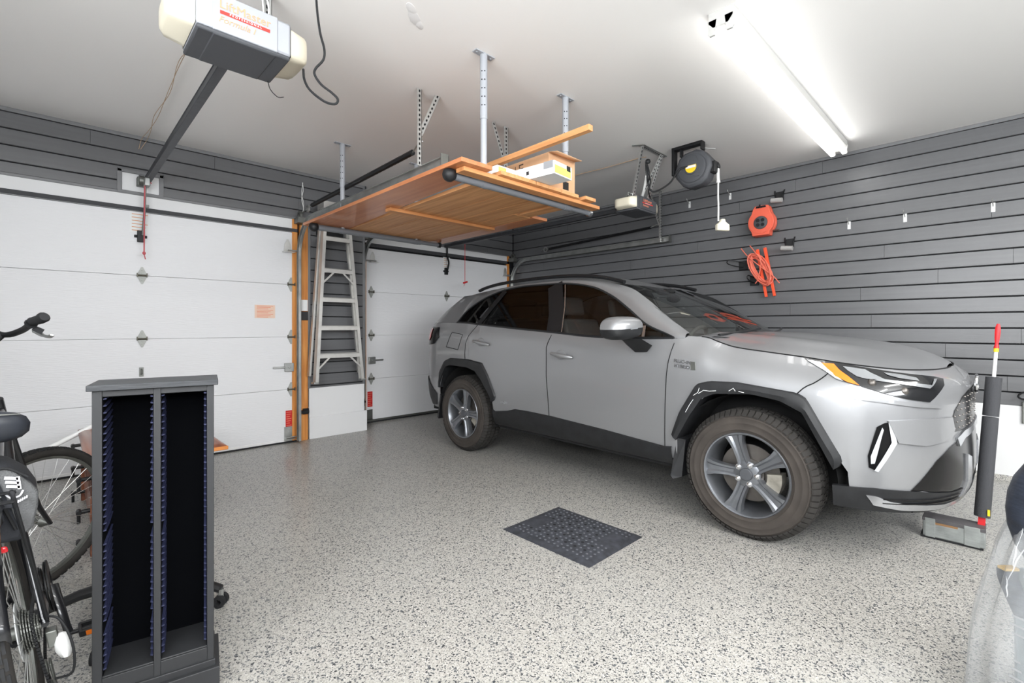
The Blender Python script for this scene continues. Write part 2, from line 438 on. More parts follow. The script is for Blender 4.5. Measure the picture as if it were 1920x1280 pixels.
# ---------------------------------------------------------------- the room
# x = 0 is the right wall, y = 0 the wall with the wide door, the narrow door is set back to y = .37
H = 2.90; X0 = -6.75; Y0 = -8.6; REC = .37; PX = -2.83
struct(MB().box((X0-.1, Y0-.1, -.12), (.15, .6, 0)).build('floor', 'floor'))
struct(MB().box((X0-.1, Y0-.1, H), (.15, .6, H+.1)).build('ceiling', 'ceiling_paint'))
struct(MB().box((X0-.1, Y0-.1, 0), (X0, .6, H)).build('wall_left', 'wall_paint'))
struct(MB().box((X0, Y0-.1, 0), (0, Y0, H)).build('wall_rear', 'siding'))
PITCH = .127; G0 = 1.22-PITCH*9
def planks(b, a0, a1, z0, z1, place, joints=True, seed=1, mi=0):
    """tongue boards between a0 and a1 along the wall; place(a, d, z) -> point, d = out of the wall"""
    rng = random.Random(seed); k = 0; z = G0+PITCH*math.floor((z0-G0)/PITCH)
    while z < z1-.002:
        lo, hi = max(z, z0), min(z+PITCH, z1)
        if hi-lo > .008:
            cuts = [a0]; a = a0+rng.uniform(.4, 3.4)
            while joints and a < a1-.15: cuts.append(a); a += rng.choice((2.44, 2.44, 1.6, 3.0))
            cuts.append(a1)
            for c0, c1 in zip(cuts[:-1], cuts[1:]):
                e0 = c0+(.001 if c0 > a0 else 0); e1 = c1-(.001 if c1 < a1 else 0)
                prof = [(0, lo), (.016, lo+.001), (.020, lo+.005), (.020, hi-.0100), (.0192, hi-.0092), (.003, hi-.0090), (.003, hi+.0005), (0, hi+.0005)]
                vs = [place(e0, d, zz) for d, zz in prof]+[place(e1, d, zz) for d, zz in prof]; n = len(prof)
                b.add(vs, [(i, i+1, i+1+n, i+n) for i in range(n-1)]+[tuple(range(n)), tuple(range(2*n-1, n-1, -1))], mi)
                for q in (4, 5): b.m[len(b.m)-2-(n-1)+q] = 1
        z += PITCH
# right wall: dark boards over a white base
b = MB(); b.box((.0, Y0, 0), (.12, REC+.1, H), 1)
planks(b, Y0, REC-.02, .603, 2.874, lambda a, d, z: (-d, a, z), seed=4)
struct(b.build('wall_right', ['siding', 'dark_gap'], angle=25))
struct(MB().box((-.024, Y0, 2.868), (0, REC, H)).build('trim_1', 'siding_trim', bevel=.004))
struct(MB().box((-.018, Y0, .04), (.01, REC-.02, .603)).build('baseboard_right', 'white_panel', bevel=.002))
b = MB(); b.prism([(0, 0), (.05, 0), (.035, .012), (.022, .042), (0, .042)], (0, Y0, 0), (-1, 0, 0), (0, 0, 1), 8.9); b.xf(lambda p: p)
struct(b.build('trim_2', 'floor'))
# door wall
b = MB(); D1T, D1L, D1R = 2.24, -6.22, -3.60
b.box((X0, .03, 2.20), (PX, .15, H), 1); b.box((D1R, .03, 0), (PX, .15, 2.25), 1); b.box((X0, .03, 0), (D1L, .15, 2.25), 1)
b.box((PX-.13, .03, 0), (PX, REC+.15, H), 1); b.box((PX-.1, REC+.03, 2.20), (.0, REC+.15, H), 1)
yw = .022
HOLE = (-5.075, -4.79, 2.405, 2.575)            # window cut in the boards round the opener header
def P1(a, d, z): return (a, yw-d, z)
planks(b, X0, HOLE[0], 2.40, 2.874, P1, seed=2); planks(b, HOLE[1], PX, 2.40, 2.874, P1, seed=9)
planks(b, HOLE[0], HOLE[1], HOLE[3], 2.874, P1, joints=False)
planks(b, -3.46, PX, .555, 2.40, P1, joints=False)
planks(b, PX, -.02, 2.40, 2.874, lambda a, d, z: (a, REC+yw-d, z), seed=5)
planks(b, yw, REC, 2.40, 2.874, lambda a, d, z: (PX+d-.004, a, z), joints=False)
struct(b.build('wall_back', ['siding', 'dark_gap'], angle=25))
b = MB(); b.box((X0, -.006, 2.868), (PX+.02, .02, H)); b.box((PX, -.006, 2.868), (PX+.024, REC, H)); b.box((PX, REC-.006, 2.868), (-.02, REC+.02, H))
struct(b.build('trim_3', 'siding_trim', bevel=.004))
b = MB(); b.box((X0, -.004, 2.380), (-3.47, .03, 2.402)); b.box((PX, REC-.004, 2.385), (-.02, REC+.03, 2.402)); struct(b.build('trim_4', 'siding_trim', bevel=.003))
b = MB(); x0, x1, z0, z1 = HOLE
for lo, hi in (((x0-.02, -.006, z0), (x0+.012, .03, z1+.012)), ((x1-.012, -.006, z0), (x1+.02, .03, z1+.012)), ((x0-.02, -.006, z1-.012), (x1+.02, .03, z1+.012)), ((x0-.02, -.006, z0-.02), (x1+.02, .03, z0+.004))): b.box(lo, hi)
struct(b.build('trim_5', 'siding_trim', bevel=.003))
struct(MB().box((x0, .012, z0), (x1, .03, z1)).build('trim_6', 'white_panel'))
b = MB(); b.box((X0, .006, 2.24), (D1R+.0, .03, 2.385)); struct(b.build('trim_7', 'white_panel', bevel=.001))
b = MB(); b.box((PX, REC+.006, 2.26), (-.10, REC+.03, 2.39)); struct(b.build('trim_8', 'white_panel', bevel=.001))
struct(MB().box((X0, -.004, 2.242), (D1R, .012, 2.278)).build('trim_9', 'seal', bevel=.003))
struct(MB().box((PX, REC-.004, 2.258), (-.10, REC+.012, 2.305)).build('trim_10', 'seal', bevel=.003))
struct(MB().box((X0, .004, 0), (D1L+.0, .03, 2.24)).build('trim_18', 'white_panel', bevel=.001))
# pier between the doors: white plinth, wood jambs, corner strips
struct(MB().box((-3.475, -.006, .0), (PX+.03, .03, .238)).build('baseboard_pier', 'white_panel', bevel=.002))
struct(MB().box((-3.475, .004, .238), (PX, .03, .556)).build('trim_11', 'white_panel', bevel=.002))
b = MB(); b.box((PX-.022, -.004, .556), (PX+.006, .03, 2.87)); b.box((-3.492, -.004, .556), (-3.462, .03, 2.38)); struct(b.build('trim_12', 'siding_trim', bevel=.003))
struct(MB().box((-3.578, -.008, 0), (-3.492, .03, 2.385)).build('trim_13', 'jamb_wood', bevel=.002))
struct(MB().box((-3.655, .0, 0), (-3.600, .03, 2.385)).build('trim_14', 'jamb_wood', bevel=.002))
struct(MB().box((PX, REC-.20, 0), (PX+.006, REC+.02, 2.30)).build('trim_15', 'white_panel'))
struct(MB().box((-2.70, REC-.004, 0), (-2.62, REC+.03, 2.30)).build('trim_16', 'jamb_wood', bevel=.002))
struct(MB().box((-.145, REC-.004, 1.0), (-.10, REC+.03, 2.40)).build('trim_17', 'jamb_wood', bevel=.002))

# ---------------------------------------------------------------- sectional doors
def hinge_mb(x, y, z, w=.034, h=.075):
    b = MB()
    for s in (1, -1): b.prism([(-w, .004*s), (w, .004*s), (w*.86, .012*s+.012*s), (.006, h*s), (-.006, h*s), (-w*.86, .024*s)][::s], (x, y-.001, z), (1, 0, 0), (0, 0, 1), .004)
    b.xf(lambda p: p)
    b.tube([(x-w*1.12, y-.014, z), (x+w*1.12, y-.014, z)], .008, 8, 1)
    for q in (-w, w): b.box((x+q-.003, y-.024, z-.014), (x+q+.003, y, z+.020), 1)
    for q in (-.045, -.02, .02, .045): b.lathe([(.006, 0), (.006, .005), (0, .006)], (x, y-.004, z+q), (0, -1, 0), 8)
    return b
def sectional_door(n, x0, x1, y, hinges_x, top):
    o = thing(f'door_{n}', '', '', (0, 0, 0)); del o['label'], o['category']; struct(o)
    for i in range(4):
        z0, z1 = .006+i*.5575+.001, min(.006+(i+1)*.5575-.001, top)
        b = MB(); b.box((x0, y, z0+.030 if i == 0 else z0), (x1, y+.045, z1)); b.build('door_panel', 'door_white', o, bevel=.003)
    b = MB(); b.box((x0, y-.003, .012), (x1, y+.045, .040)); b.build('bottom_rail', 'white_paint' if n == 1 else 'steel_dark', o, bevel=.003)
    b = MB(); b.box((x0, y-.012, .0), (x1, y+.050, .016)); b.build('bottom_seal', 'black_rubber', o, bevel=.004)
    for x in hinges_x:
        for k in (1, 2, 3): hinge_mb(x, y, .006+k*.5575).build('hinge', ['hinge_zinc', 'hinge_dark'], o, smooth=False)
    return o
d1 = sectional_door(1, D1L, -3.605, .006, (-4.925, -3.665), 2.27)
d2 = sectional_door(2, -2.66, -.10, REC+.006, (-2.55, -1.36, -.20), 2.30)
def lock(o, x, y, z, s):
    b = MB(); b.box((x-.045, y-.03, z-.045), (x+.045, y, z+.045)); b.box((x+.045*s*1, y-.024, z-.008), (x+.16*s, y-.012, z+.012))
    b.lathe([(.012, 0), (.012, .01), (0, .012)], (x, y-.03, z), (0, -1, 0), 10); b.build('slide_lock', 'steel', o, bevel=.003)
lock(d1, -3.69, .006, .80, -1); lock(d2, -2.545, REC+.006, .80, 1)
def corner_bracket(o, x, y, z, m='steel', s=1):
    b = MB(); b.box((x-.05, y-.004, z), (x+.05, y, z+.16)); b.box((x-.05, y-.05, z+.03), (x+.05, y-.004, z+.036)); b.tube([(x-.03*s, y-.03, z+.05), (x+.09*s, y-.03, z+.05)], .007, 8)
    for q in (.06, .10, .13): b.lathe([(.008, 0), (.008, .006)], (x, y-.004, z+q), (0, -1, 0), 8)
    b.build('corner_bracket', m, o)
corner_bracket(d1, -3.685, .006, .01); corner_bracket(d2, -2.58, REC+.006, .01, 'steel_dark', -1)
def top_bracket(o, x, y, z, s=1):
    b = MB(); b.prism([(-.04, 0), (.04, 0), (.028, .09), (.008, .135), (-.008, .135), (-.03, .09)], (x, y-.002, z), (1, 0, 0), (0, 0, 1), .004); b.box((x-.055, y-.075, z-.006), (x+.055, y, z)); b.tube([(x-.02*s, y-.06, z+.014), (x+.12*s, y-.06, z+.014)], .008, 8); b.build('roller_bracket', 'steel_bright', o)
top_bracket(d1, -3.70, .006, 2.02); top_bracket(d2, -2.53, REC+.006, 2.06, -1); top_bracket(d2, -.19, REC+.006, 2.06, 1)
def operator_bracket(o, x, y, z):
    b = MB(); b.box((x-.025, y-.03, z-.05), (x+.025, y, z+.05)); b.box((x-.045, y-.012, z-.012), (x+.045, y, z+.012))
    for q in (-.035, .035): b.lathe([(.009, 0), (.009, .016), (0, .018)], (x+q, y-.004, z), (0, -1, 0), 8)
    b.build('operator_bracket', 'black_metal', o, bevel=.004)
operator_bracket(d1, -4.935, .006, 2.02); operator_bracket(d2, -1.375, REC+.006, 2.04)
def sticker(o, x0, x1, z0, z1, y, m, m2, lines, name='warning_label', label=None):
    b = MB(); b.box((x0, y-.0012, z0), (x1, y, z1)); w, h = x1-x0, z1-z0
    for k in range(lines):
        zz = z1-h*(k+.8)/(lines+.6); b.box((x0+w*.1, y-.0018, zz-h*.018), (x1-w*(.1+.12*(k % 3)), y-.0012, zz+h*.018), 1)
    q = b.build(name, [m, m2], o, smooth=False)
    if label: q['label'] = label
    return q
sticker(d1, -4.018, -3.825, 1.318, 1.452, .0055, 'label_peach', 'orange_print', 9, label='pale orange printed label')
sticker(d1, -3.72, -3.655, .165, .34, .0055, 'red_plastic', 'orange_print', 7, label='red warning label')
sticker(d2, -2.60, -2.53, .205, .40, REC+.0055, 'red_plastic', 'orange_print', 7, label='red warning label')
sticker(d1, -5.01, -4.87, 2.05, 2.235, .0055, 'carton_white', 'tan_print', 6, label='faded cream printed label')
sticker(d2, -1.42, -1.30, 2.09, 2.245, REC+.0055, 'carton_white', 'tan_print', 5, label='faded cream printed label')
sticker(d1, -3.70, -3.66, .355, .375, .0055, 'carton_white', 'ink', 1)
b = MB(); b.tube([(-4.93, -.0, .81), (-4.93, -.03, .815), (-4.93, -.03, .85), (-4.93, 0, .855)], .006, 6); b.box((-4.945, -.004, .79), (-4.915, .006, .87)); b.build('lift_handle', 'steel_dark', d1)

# ---------------------------------------------------------------- door tracks, springs, hanger straps
def track(name, label, x, yv, zt, zh, yend, r, gr, m='steel', side=1):
    """vertical rail at (x, yv), bending into a horizontal rail at height zh that runs to yend"""
    o = thing(name, label, 'door track', (x, yv, 0), gr)
    def rail(pts, ups):
        b = MB(); n = len(pts); sec = [(-.030, .0), (-.030, .024), (-.022, .030), (.022, .030), (.030, .024), (.030, .0), (.024, 0), (.024, .022), (-.024, .022), (-.024, 0)]
        rows = []
        for p, u in zip(pts, ups):
            rows.append([(p[0]+(q[1]-.015)*side, p[1]+u[0]*q[0], p[2]+u[1]*q[0]) for q in sec])
        b.grid(rows, closed=True); return b
    rail([(x, yv, .02), (x, yv, zh-r)], [(1, 0), (1, 0)]).build('vertical_rail', m, o, angle=25)
    pts, ups = [], []
    for i in range(15):
        a = math.pi/2*i/14; pts.append((x, yv-r+r*math.cos(a), zh-r+r*math.sin(a))); ups.append((math.cos(a), math.sin(a)))
    rail(pts, ups).build('curved_rail', m, o, angle=25)
    rail([(x, yv-r, zh), (x, yend, zh)], [(0, 1), (0, 1)]).build('horizontal_rail', m, o, angle=25)
    b = MB(); b.box((x-.03, yend, zh-.035), (x+.034, yend+.004, zh+.045)); b.box((x+.030, yend, zh-.035), (x+.034, yend+2.2, zh+.040)); b.build('stiffener', 'steel_dark', o)
    b = MB(); b.box((x-.03, yv-.06, zh-.01), (x+.05, yv+.06, zh+.05)); b.lathe([(.045, -.012), (.045, .012), (.02, .014), (.02, -.014)], (x, yv-.02, zh+.075), (1, 0, 0), 20, closed=True); b.build('pulley_plate', 'steel_dark', o)
    return o
track('door_track', 'galvanised track curving up beside the wood jamb of the wide door', -3.61, -.075, 0, 2.335, -2.68, .36, 'galvanised garage door tracks')
track('door_track', 'galvanised track bending over behind the ladder at the near edge of the narrow door', -2.69, REC-.075, 0, 2.335, -2.30, .34, 'galvanised garage door tracks')
track('door_track', 'galvanised track running along the dark board wall above the car roof', -.10, REC-.075, 0, 2.300, -2.46, .34, 'galvanised garage door tracks')
b = MB(); b.box((-3.60, -.07, .30), (-3.50, -.012, .33)); b.box((-3.55, -.035, .285), (-3.49, -.006, .345)); o = b.build('sensor_bracket', 'black_metal', None, .003); tag(o, 'black sensor bracket on the orange wood jamb low beside the wide door', 'bracket')
b = MB(); b.box((PX-.02, .10, .31), (PX+.07, .20, .335)); b.box((PX+.008, .06, .29), (PX+.02, .14, .36)); b.box((PX+.02, .11, .27), (PX+.06, .13, .36)); o = b.build('sensor_bracket', 'black_metal', None, .003); tag(o, 'black sensor bracket at the pier corner beside the narrow door', 'bracket')
b = MB(); b.box((-3.575, -.022, 1.40), (-3.50, -.008, 1.52)); b.box((-3.577, -.024, 1.30), (-3.498, -.008, 1.395), 1); o = b.build('jamb_plate', ['carton_white', 'black_plastic'], None, .002); tag(o, 'small white and black plate fixed on the orange wood jamb', 'plate')
def spring(label, a, c, r, hook_a, hook_c):
    o = thing('extension_spring', label, 'spring', a, 'garage door extension springs')
    b = MB(); L = (Vector(c)-Vector(a)).length; n = int(L/.011); pts = [Vector(a).lerp(Vector(c), i/(n-1)) for i in range(n)]
    b.tube(pts, [r if i % 2 else r*.86 for i in range(n)], 10); b.build('coil', 'black_metal', o, angle=80)
    b = MB(); b.tube([a, Vector(a).lerp(Vector(hook_a), .5)+Vector((0, 0, .015)), hook_a], .006, 6); b.build('hook', 'steel', o); b = MB(); b.tube([c, Vector(c).lerp(Vector(hook_c), .5)+Vector((0, 0, .015)), hook_c], .006, 6)
    b.build('hook', 'steel', o); b = MB(); b.lathe([(.04, -.008), (.04, .008), (.028, .01), (.028, -.01)], Vector(a).lerp(Vector(hook_a), .4), (1, 0, 0), 16, closed=True); b.build('pulley', 'steel', o)
    return o
spring('black extension spring stretched above the track at the left edge of the wooden platform', (-3.555, -.28, 2.49), (-3.555, -2.20, 2.53), .022, (-3.59, -.10, 2.43), (-3.60, -2.40, 2.545))
spring('thin black extension spring along the dark board wall above the car', (-.10, -.50, 2.41), (-.10, -2.20, 2.475), .017, (-.10, -.34, 2.40), (-.10, -2.36, 2.485))
def slotted(b, a, c, w=.035, up=(0, 1, 0), mi=0):
    """perforated steel angle from a to c: two legs with dark slots"""
    a, c = Vector(a), Vector(c); d = (c-a).normalized(); u = Vector(up); r = d.cross(u).normalized(); u = r.cross(d); t = .003
    for e1, e2 in ((r, u), (u, r)):
        vs = [p+e1*x+e2*y for p in (a, c) for x, y in ((0, 0), (w, 0), (w, t), (0, t))]
        b.add(vs, [(3, 2, 1, 0), (4, 5, 6, 7), (0, 1, 5, 4), (1, 2, 6, 5), (2, 3, 7, 6), (3, 0, 4, 7)], 0)
        n = int((c-a).length/.032)
        for i in range(n):
            q = a+d*((i+.5)*(c-a).length/n)
            for s in (-.0005, t+.0005): b.add([q+e1*(w*.5+x)+e2*s+d*y for x, y in ((-.006, -.009), (.006, -.009), (.006, .009), (-.006, .009))], [(0, 1, 2, 3)], 1)
def hanger(label, segs):
    b = MB()
    for s in segs: slotted(b, *s)
    o = b.build('slotted_hanger', ['steel_bright', 'dark_gap'], None, smooth=False); return tag(o, label, 'hanger strap', 'slotted steel hangers')
hanger('pair of slotted steel straps in a V holding the track left of the platform', [((-3.62, -2.42, 2.36), (-3.62, -2.42, 2.90)), ((-3.60, -2.40, 2.58), (-3.46, -2.42, 2.90), .04, (0, 1, 0))])
hanger('pair of slotted steel straps in a V behind the white post and wood strip', [((-2.74, -2.38, 2.36), (-2.74, -2.38, 2.90), .045), ((-2.76, -2.40, 2.55), (-2.90, -2.39, 2.90))])
hanger('slotted steel strap dropping to the end of the track on the board wall', [((-.12, -2.36, 2.27), (-.12, -2.36, 2.90)), ((-.10, -2.34, 2.50), (-.10, -2.22, 2.88))])
# orange jumble of cords at the corner of the wide door
b = MB(); b.tube(smooth_path([(-3.56, -.03, 2.78), (-3.555, -.04, 2.70), (-3.57, -.04, 2.60), (-3.56, -.06, 2.50), (-3.575, -.07, 2.44)]), .004, 5); b.tube(smooth_path([(-3.555, -.03, 2.78), (-3.572, -.04, 2.66), (-3.55, -.04, 2.55), (-3.568, -.06, 2.44)]), .003, 5)
tag(b.build('white_string', 'white_cord'), 'short white cord hanging on the dark boards above the wood jamb', 'cord')
# ---------------------------------------------------------------- the car
CO = Vector((-1.713, -4.252, 0)); CS = Vector((.0174, .99985, 0)); CT = Vector((-.99985, .0174, 0))
def cw(s, t, z): return CO+CS*s+CT*t+Vector((0, 0, z))
car = thing('car', 'silver grey compact SUV parked nose toward the camera on the speckled floor', 'car', tuple(CO))
def both(fn, name, m, parent=None, **k):
    """near and far copies of a part built by fn(mb, side)"""
    out = []
    for sd in (1, -1):
        b = MB(); fn(b, sd); out.append(b.build(name, m, parent or car, **k))
    return out
def arr(a, b, n): return [a+(b-a)*i/(n-1) for i in range(n)]
ARCH_F = [(.430, .34), (.425, .520), (.326, .675), (.254, .785), (.175, .822), (-.035, .840), (-.182, .818), (-.291, .766), (-.383, .587), (-.440, .490), (-.450, .36)]
ARCH_R = [(3.112, .34), (3.100, .600), (3.050, .720), (2.985, .815), (2.900, .838), (2.600, .832), (2.475, .805), (2.390, .735), (2.262, .590), (2.232, .52), (2.228, .36)]
def z_low(p):
    base = .37 if p > -.45 else .31
    for A in (ARCH_F, ARCH_R):
        s = sorted(A)
        if s[0][0] <= p <= s[-1][0]:
            base = max(base, float(np.interp(p, [a for a, _ in s], [b for _, b in s])))
    return base
def side_rows(sd):
    ps = sorted(set([round(x, 4) for x in list(np.arange(-1.30, -.46, .03))+list(np.arange(-.46, .46, .02))+list(np.arange(.46, 2.22, .06))+list(np.arange(2.22, 3.12, .02))+list(np.arange(3.14, 4.101, .04))+[-.4505, -.4495, .4295, .4305, 2.2275, 2.2285, 3.1115, 3.1125, .40, 4.10]]))
    rows = []
    for p in ps:
        a, b = z_low(p), z_top(p); r = []
        for k in range(15):
            z = a+(b-a)*(k/14); s, t = SURF(p, z); r.append(cw(s, t*sd, z))
        rows.append(r)
    return rows
def lower(b, sd): b.grid(side_rows(sd))
body = MB(); lower(body, 1); lower(body, -1)
# cabin sides: between the glass and the roof edge, and the rear quarter
def belt_pt(p): z = z_top(p); s, t = SURF(p, z); return s, t-.012*(1 if p < PR else max(0, 1-(p-PR))), z
def roof_edge(p):
    if p <= PR: return p, edge_t(p), edge_z(p)
    q = min(p-PR, 1.)*math.pi/2
    return PR+.02+.05*math.sin(q), edge_t(PR)*max(math.cos(q), 0)**.8, edge_z(PR)+.02*math.sin(q)
def glass_edge(p):
    s, t, z = belt_pt(p)
    if .47 < p < 2.86:
        zz = max(glass_top(p), z+.002); return p, pane_t(p, zz), zz
    return s, t, z+.001
for sd in (1, -1):
    rows = []
    for p in list(np.arange(.40, 3.11, .03))+list(np.arange(3.13, 4.101, .06)):
        a = glass_edge(p); c = roof_edge(p); r = []
        for k in range(8):
            u = k/7; bulge = .018*math.sin(math.pi*u)
            q = [a[i]+(c[i]-a[i])*u for i in range(3)]
            r.append(cw(q[0], (q[1]+bulge)*sd, q[2]+bulge*.5))
        rows.append(r)
    body.grid(rows)
def roof_z(s, u): return edge_z(min(max(s, .36), 3.12))+(.008+.040*sstep(1.05, 1.45, s))*(1-u*u)
def ws_top(u): s = 1.06+.07*u*u; return s, .605*u, roof_z(s, u)
rows = []
for i in range(24):
    v = i/23; r = []
    for j in range(17):
        u = -1+j/8; s0 = ws_top(u)[0]; s = s0+(3.12-s0)*v
        r.append(cw(s, edge_t(max(s, 1.13))*u, roof_z(s, u)))
    rows.append(r)
body.grid(rows)
# rear spoiler lip over the tailgate
b2 = []
for i in range(6):
    v = i/5; r = []
    for j in range(13):
        u = -1+j/6; r.append(cw(3.06+.10*v, .60*u, roof_z(3.06, u)+.012-.05*v-.03*v*v))
    b2.append(r)
body.grid(b2)
body_o = body.build('body_shell', 'car_paint', car, angle=50)
# hood
HF = -.802
def hood_half(s):
    if s >= PF: return SURF(s, hood_edge(s))[1]
    q = min(1., ((PF-s)/.505))**(1/EX); th = math.asin(min(1, q)); return width(PF, z_top(PF))*max(math.cos(th), 0)**EX
hood_c = pchip([-.82, -.77, -.65, -.5, -.28, .05, .2, .34], [.995, 1.030, 1.086, 1.126, 1.155, 1.186, 1.190, 1.186])
hb = MB(); rows = []
for i in range(40):
    u = i/39; s = HF+(.33-HF)*(1-(1-u)**1.0) if u > 0 else HF
    s = HF+(.33-HF)*u**1.5; th = hood_half(s); e = hood_edge(s); c = hood_c(s); r = []
    for j in range(41):
        v = -1+j/20; a = abs(v)
        z = e+(c-e)*(1-a**2.3)+.010*math.exp(-((a-.62)/.10)**2)*sstep(HF+.1, -.3, s)
        r.append(cw(s, (th-.004)*v, z+.002))
    rows.append(r)
hb.grid(rows); hb.build('hood', 'car_paint', car, angle=60)
# cowl below the windscreen
cb = MB(); rows = []
for i in range(4):
    r = []
    for j in range(15):
        v = -1+j/7; r.append(cw(.10+.16*(i/3)+.14*v*v, .76*v, 1.135+.03*v*v-.012*math.sin(math.pi*i/3)))
    rows.append(r)
cb.grid(rows); cb.build('cowl', 'trim_black', car)
# windscreen
wb = MB(); rows = []
for i in range(13):
    f = i/12; r = []
    for j in range(21):
        u = -1+j/10; s1, t1, z1 = ws_top(u); s0 = .15+.235*u*u; t0 = .775*u; z0 = 1.145+.018*u*u
        k = .030*math.sin(math.pi*f)
        r.append(cw(s0+(s1-s0)*f-k*.5, t0+(t1-t0)*f+.012*u*math.sin(math.pi*f), z0+(z1-z0)*f+k))
    rows.append(r)
wb.grid(rows); wb.build('windscreen', 'windscreen_glass', car)
fb = MB()                                            # dark frit band along the top and the sensor housing
fb.ball(cw(1.00, .0, 1.525), (.05, .09, .03)); fb.build('sensor_housing', 'trim_black', car)
# side glass: quarter pane, rear door, front door
def pane(b, sd, s0, s1, off=0., top=None):
    rows = []
    for s in arr(s0, s1, max(4, int((s1-s0)/.03))):
        zb = belt(s)+.004; zt = max(glass_top(s), zb+.0005); r = []
        for k in range(6):
            z = zb+(zt-zb)*k/5; r.append(cw(s, (pane_t(s, z)+off)*sd, z))
        rows.append(r)
    b.grid(rows)
both(lambda b, sd: pane(b, sd, .475, 1.535), 'front_door_glass', 'glass')
both(lambda b, sd: pane(b, sd, 1.535, 2.47), 'rear_door_glass', 'privacy_glass')
both(lambda b, sd: pane(b, sd, 2.47, 2.855), 'quarter_glass', 'privacy_glass')
def strip(b, sd, pts, w, off=.004, mi=0, fn=SIDE):
    """flat ribbon of width w lying on the side surface along (s,z) points"""
    P = [Vector(p) for p in pts]; L = []; R = []
    for i, p in enumerate(P):
        d = (P[min(i+1, len(P)-1)]-P[max(i-1, 0)]).normalized(); n = Vector((-d.y, d.x))*w/2
        for q, A in ((p+n, L), (p-n, R)): A.append(cw(q.x, (fn(q.x, q.y)+off)*sd, q.y))
    b.grid([L, R])
def fine(pts, step=.04):
    out = []
    for (a, b) in zip(pts[:-1], pts[1:]):
        n = max(1, int(math.dist(a, b)/step)); out += [(a[0]+(b[0]-a[0])*i/n, a[1]+(b[1]-a[1])*i/n) for i in range(n)]
    return out+[pts[-1]]
both(lambda b, sd: strip(b, sd, fine([(1.52, 1.185), (1.555, 1.35), (1.66, 1.592)]), .15, .006, fn=lambda s, z: pane_t(s, z)), 'door_pillar_trim', 'trim_black')
both(lambda b, sd: strip(b, sd, fine([(2.50, 1.25), (2.40, 1.40), (2.27, 1.575)]), .06, .006, fn=lambda s, z: pane_t(s, z)), 'window_divider', 'trim_black')
both(lambda b, sd: strip(b, sd, fine([(.70, 1.15), (.71, 1.235)]), .022, .006, fn=lambda s, z: pane_t(s, z)), 'quarter_light_divider', 'silver_trim')
both(lambda b, sd: strip(b, sd, fine([(1.435, 1.185), (1.48, 1.40), (1.545, 1.585)]), .010, .007, fn=lambda s, z: pane_t(s, z)), 'window_channel', 'silver_trim')
def trims(b, sd):
    b.tube([cw(s, (pane_t(s, belt(s))+.006)*sd, belt(s)+.004) for s in arr(.47, 2.86, 50)], .0105, 6)
    b.tube([cw(s, (pane_t(s, glass_top(s))+.004)*sd, glass_top(s)+.002) for s in arr(.48, 2.855, 70)], .0075, 6)
both(trims, 'window_trim', 'trim_black')
# roof rails
def rails(b, sd):
    p = [(1.02, 1.575), (1.10, 1.598), (1.25, 1.632), (1.5, 1.662), (1.8, 1.673), (2.2, 1.670), (2.5, 1.655), (2.70, 1.630), (2.80, 1.605)]
    b.tube([cw(s, .595*sd, z) for s, z in smooth_path([(a, c, 0) for a, c in p], 4) and [(q.x, q.y) for q in smooth_path([(a, c, 0) for a, c in p], 4)]], .020, 8, flat=.8)
both(rails, 'roof_rail', 'trim_black')
# panel gaps
def gaps(pls, name='panel_gap'):
    def f(b, sd):
        for pl in pls: b.tube([cw(s, (SIDE(s, z)+.0008)*sd, z) for s, z in fine(pl, .03)], .0032, 5)
    both(f, name, 'car_gap')
gaps([[(.455, 1.150), (.474, 1.066), (.493, .903), (.500, .711), (.508, .469), (.515, .345)],
      [(1.52, 1.185), (1.558, 1.060), (1.556, .824), (1.534, .587), (1.528, .345)],
      [(2.50, 1.245), (2.60, 1.14), (2.645, 1.06), (2.655, .95), (2.648, .905)]], 'door_gap')
gaps([[(2.985, 1.02), (2.895, 1.172), (2.70, 1.150), (2.775, .998), (2.985, 1.02)]], 'fuel_flap_gap')
def fgap(b, sd):
    for pl in ([(-.290, 1.050), (-.369, .984), (-.262, .864)],):
        pts = fine(pl, .02); b.tube([cw(SURF(p, z)[0], (SURF(p, z)[1]+.001)*sd, z) for p, z in pts], .003, 5)
    b.tube([cw(SURF(p, z_top(p))[0], SURF(p, z_top(p))[1]*sd, z_top(p)+.001) for p in arr(.30, -1.28, 60)], .0038, 5)
both(fgap, 'hood_gap', 'car_gap')
# overlays on the nose: polygons in (p, z) filled with a fine grid and lifted off the skin
def skin(b, sd, poly, off=.004, step=.03, depth=0., mi=0):
    poly = fine(poly, step); n = len(poly); pts = [Vector(q) for q in poly]
    x0, x1 = min(q[0] for q in poly), max(q[0] for q in poly); y0, y1 = min(q[1] for q in poly), max(q[1] for q in poly)
    for x in np.arange(x0+step/2, x1, step):
        for y in np.arange(y0+step/2, y1, step): pts.append(Vector((x, y)))
    vs, _, fs, _, _, _ = delaunay_2d_cdt(pts, [], [list(range(n))], 1, 1e-5)
    def W3(p, z, o):
        s, t = SURF(p, min(z, z_top(p)))
        e = .004; s1, t1 = SURF(p-e, min(z, z_top(p))); s2, t2 = SURF(p+e, min(z, z_top(p)))
        nx, ny = (t2-t1), -(s2-s1); L = math.hypot(nx, ny) or 1; nx, ny = nx/L, ny/L
        if ny < 0 and nx*0 == 0 and p > PF-.9 and ny < -.2: nx, ny = -nx, -ny
        if p <= PF-.5 and nx > 0: nx, ny = -nx, -ny
        return cw(s+nx*o, (t+ny*o)*sd, z)
    b.add([W3(v.x, v.y, off) for v in vs], fs, mi)
    if depth:
        k = len(poly); b.add([W3(q[0], q[1], off) for q in poly]+[W3(q[0], q[1], off-depth) for q in poly], [(i, (i+1) % k, (i+1) % k+k, i+k) for i in range(k)], mi)
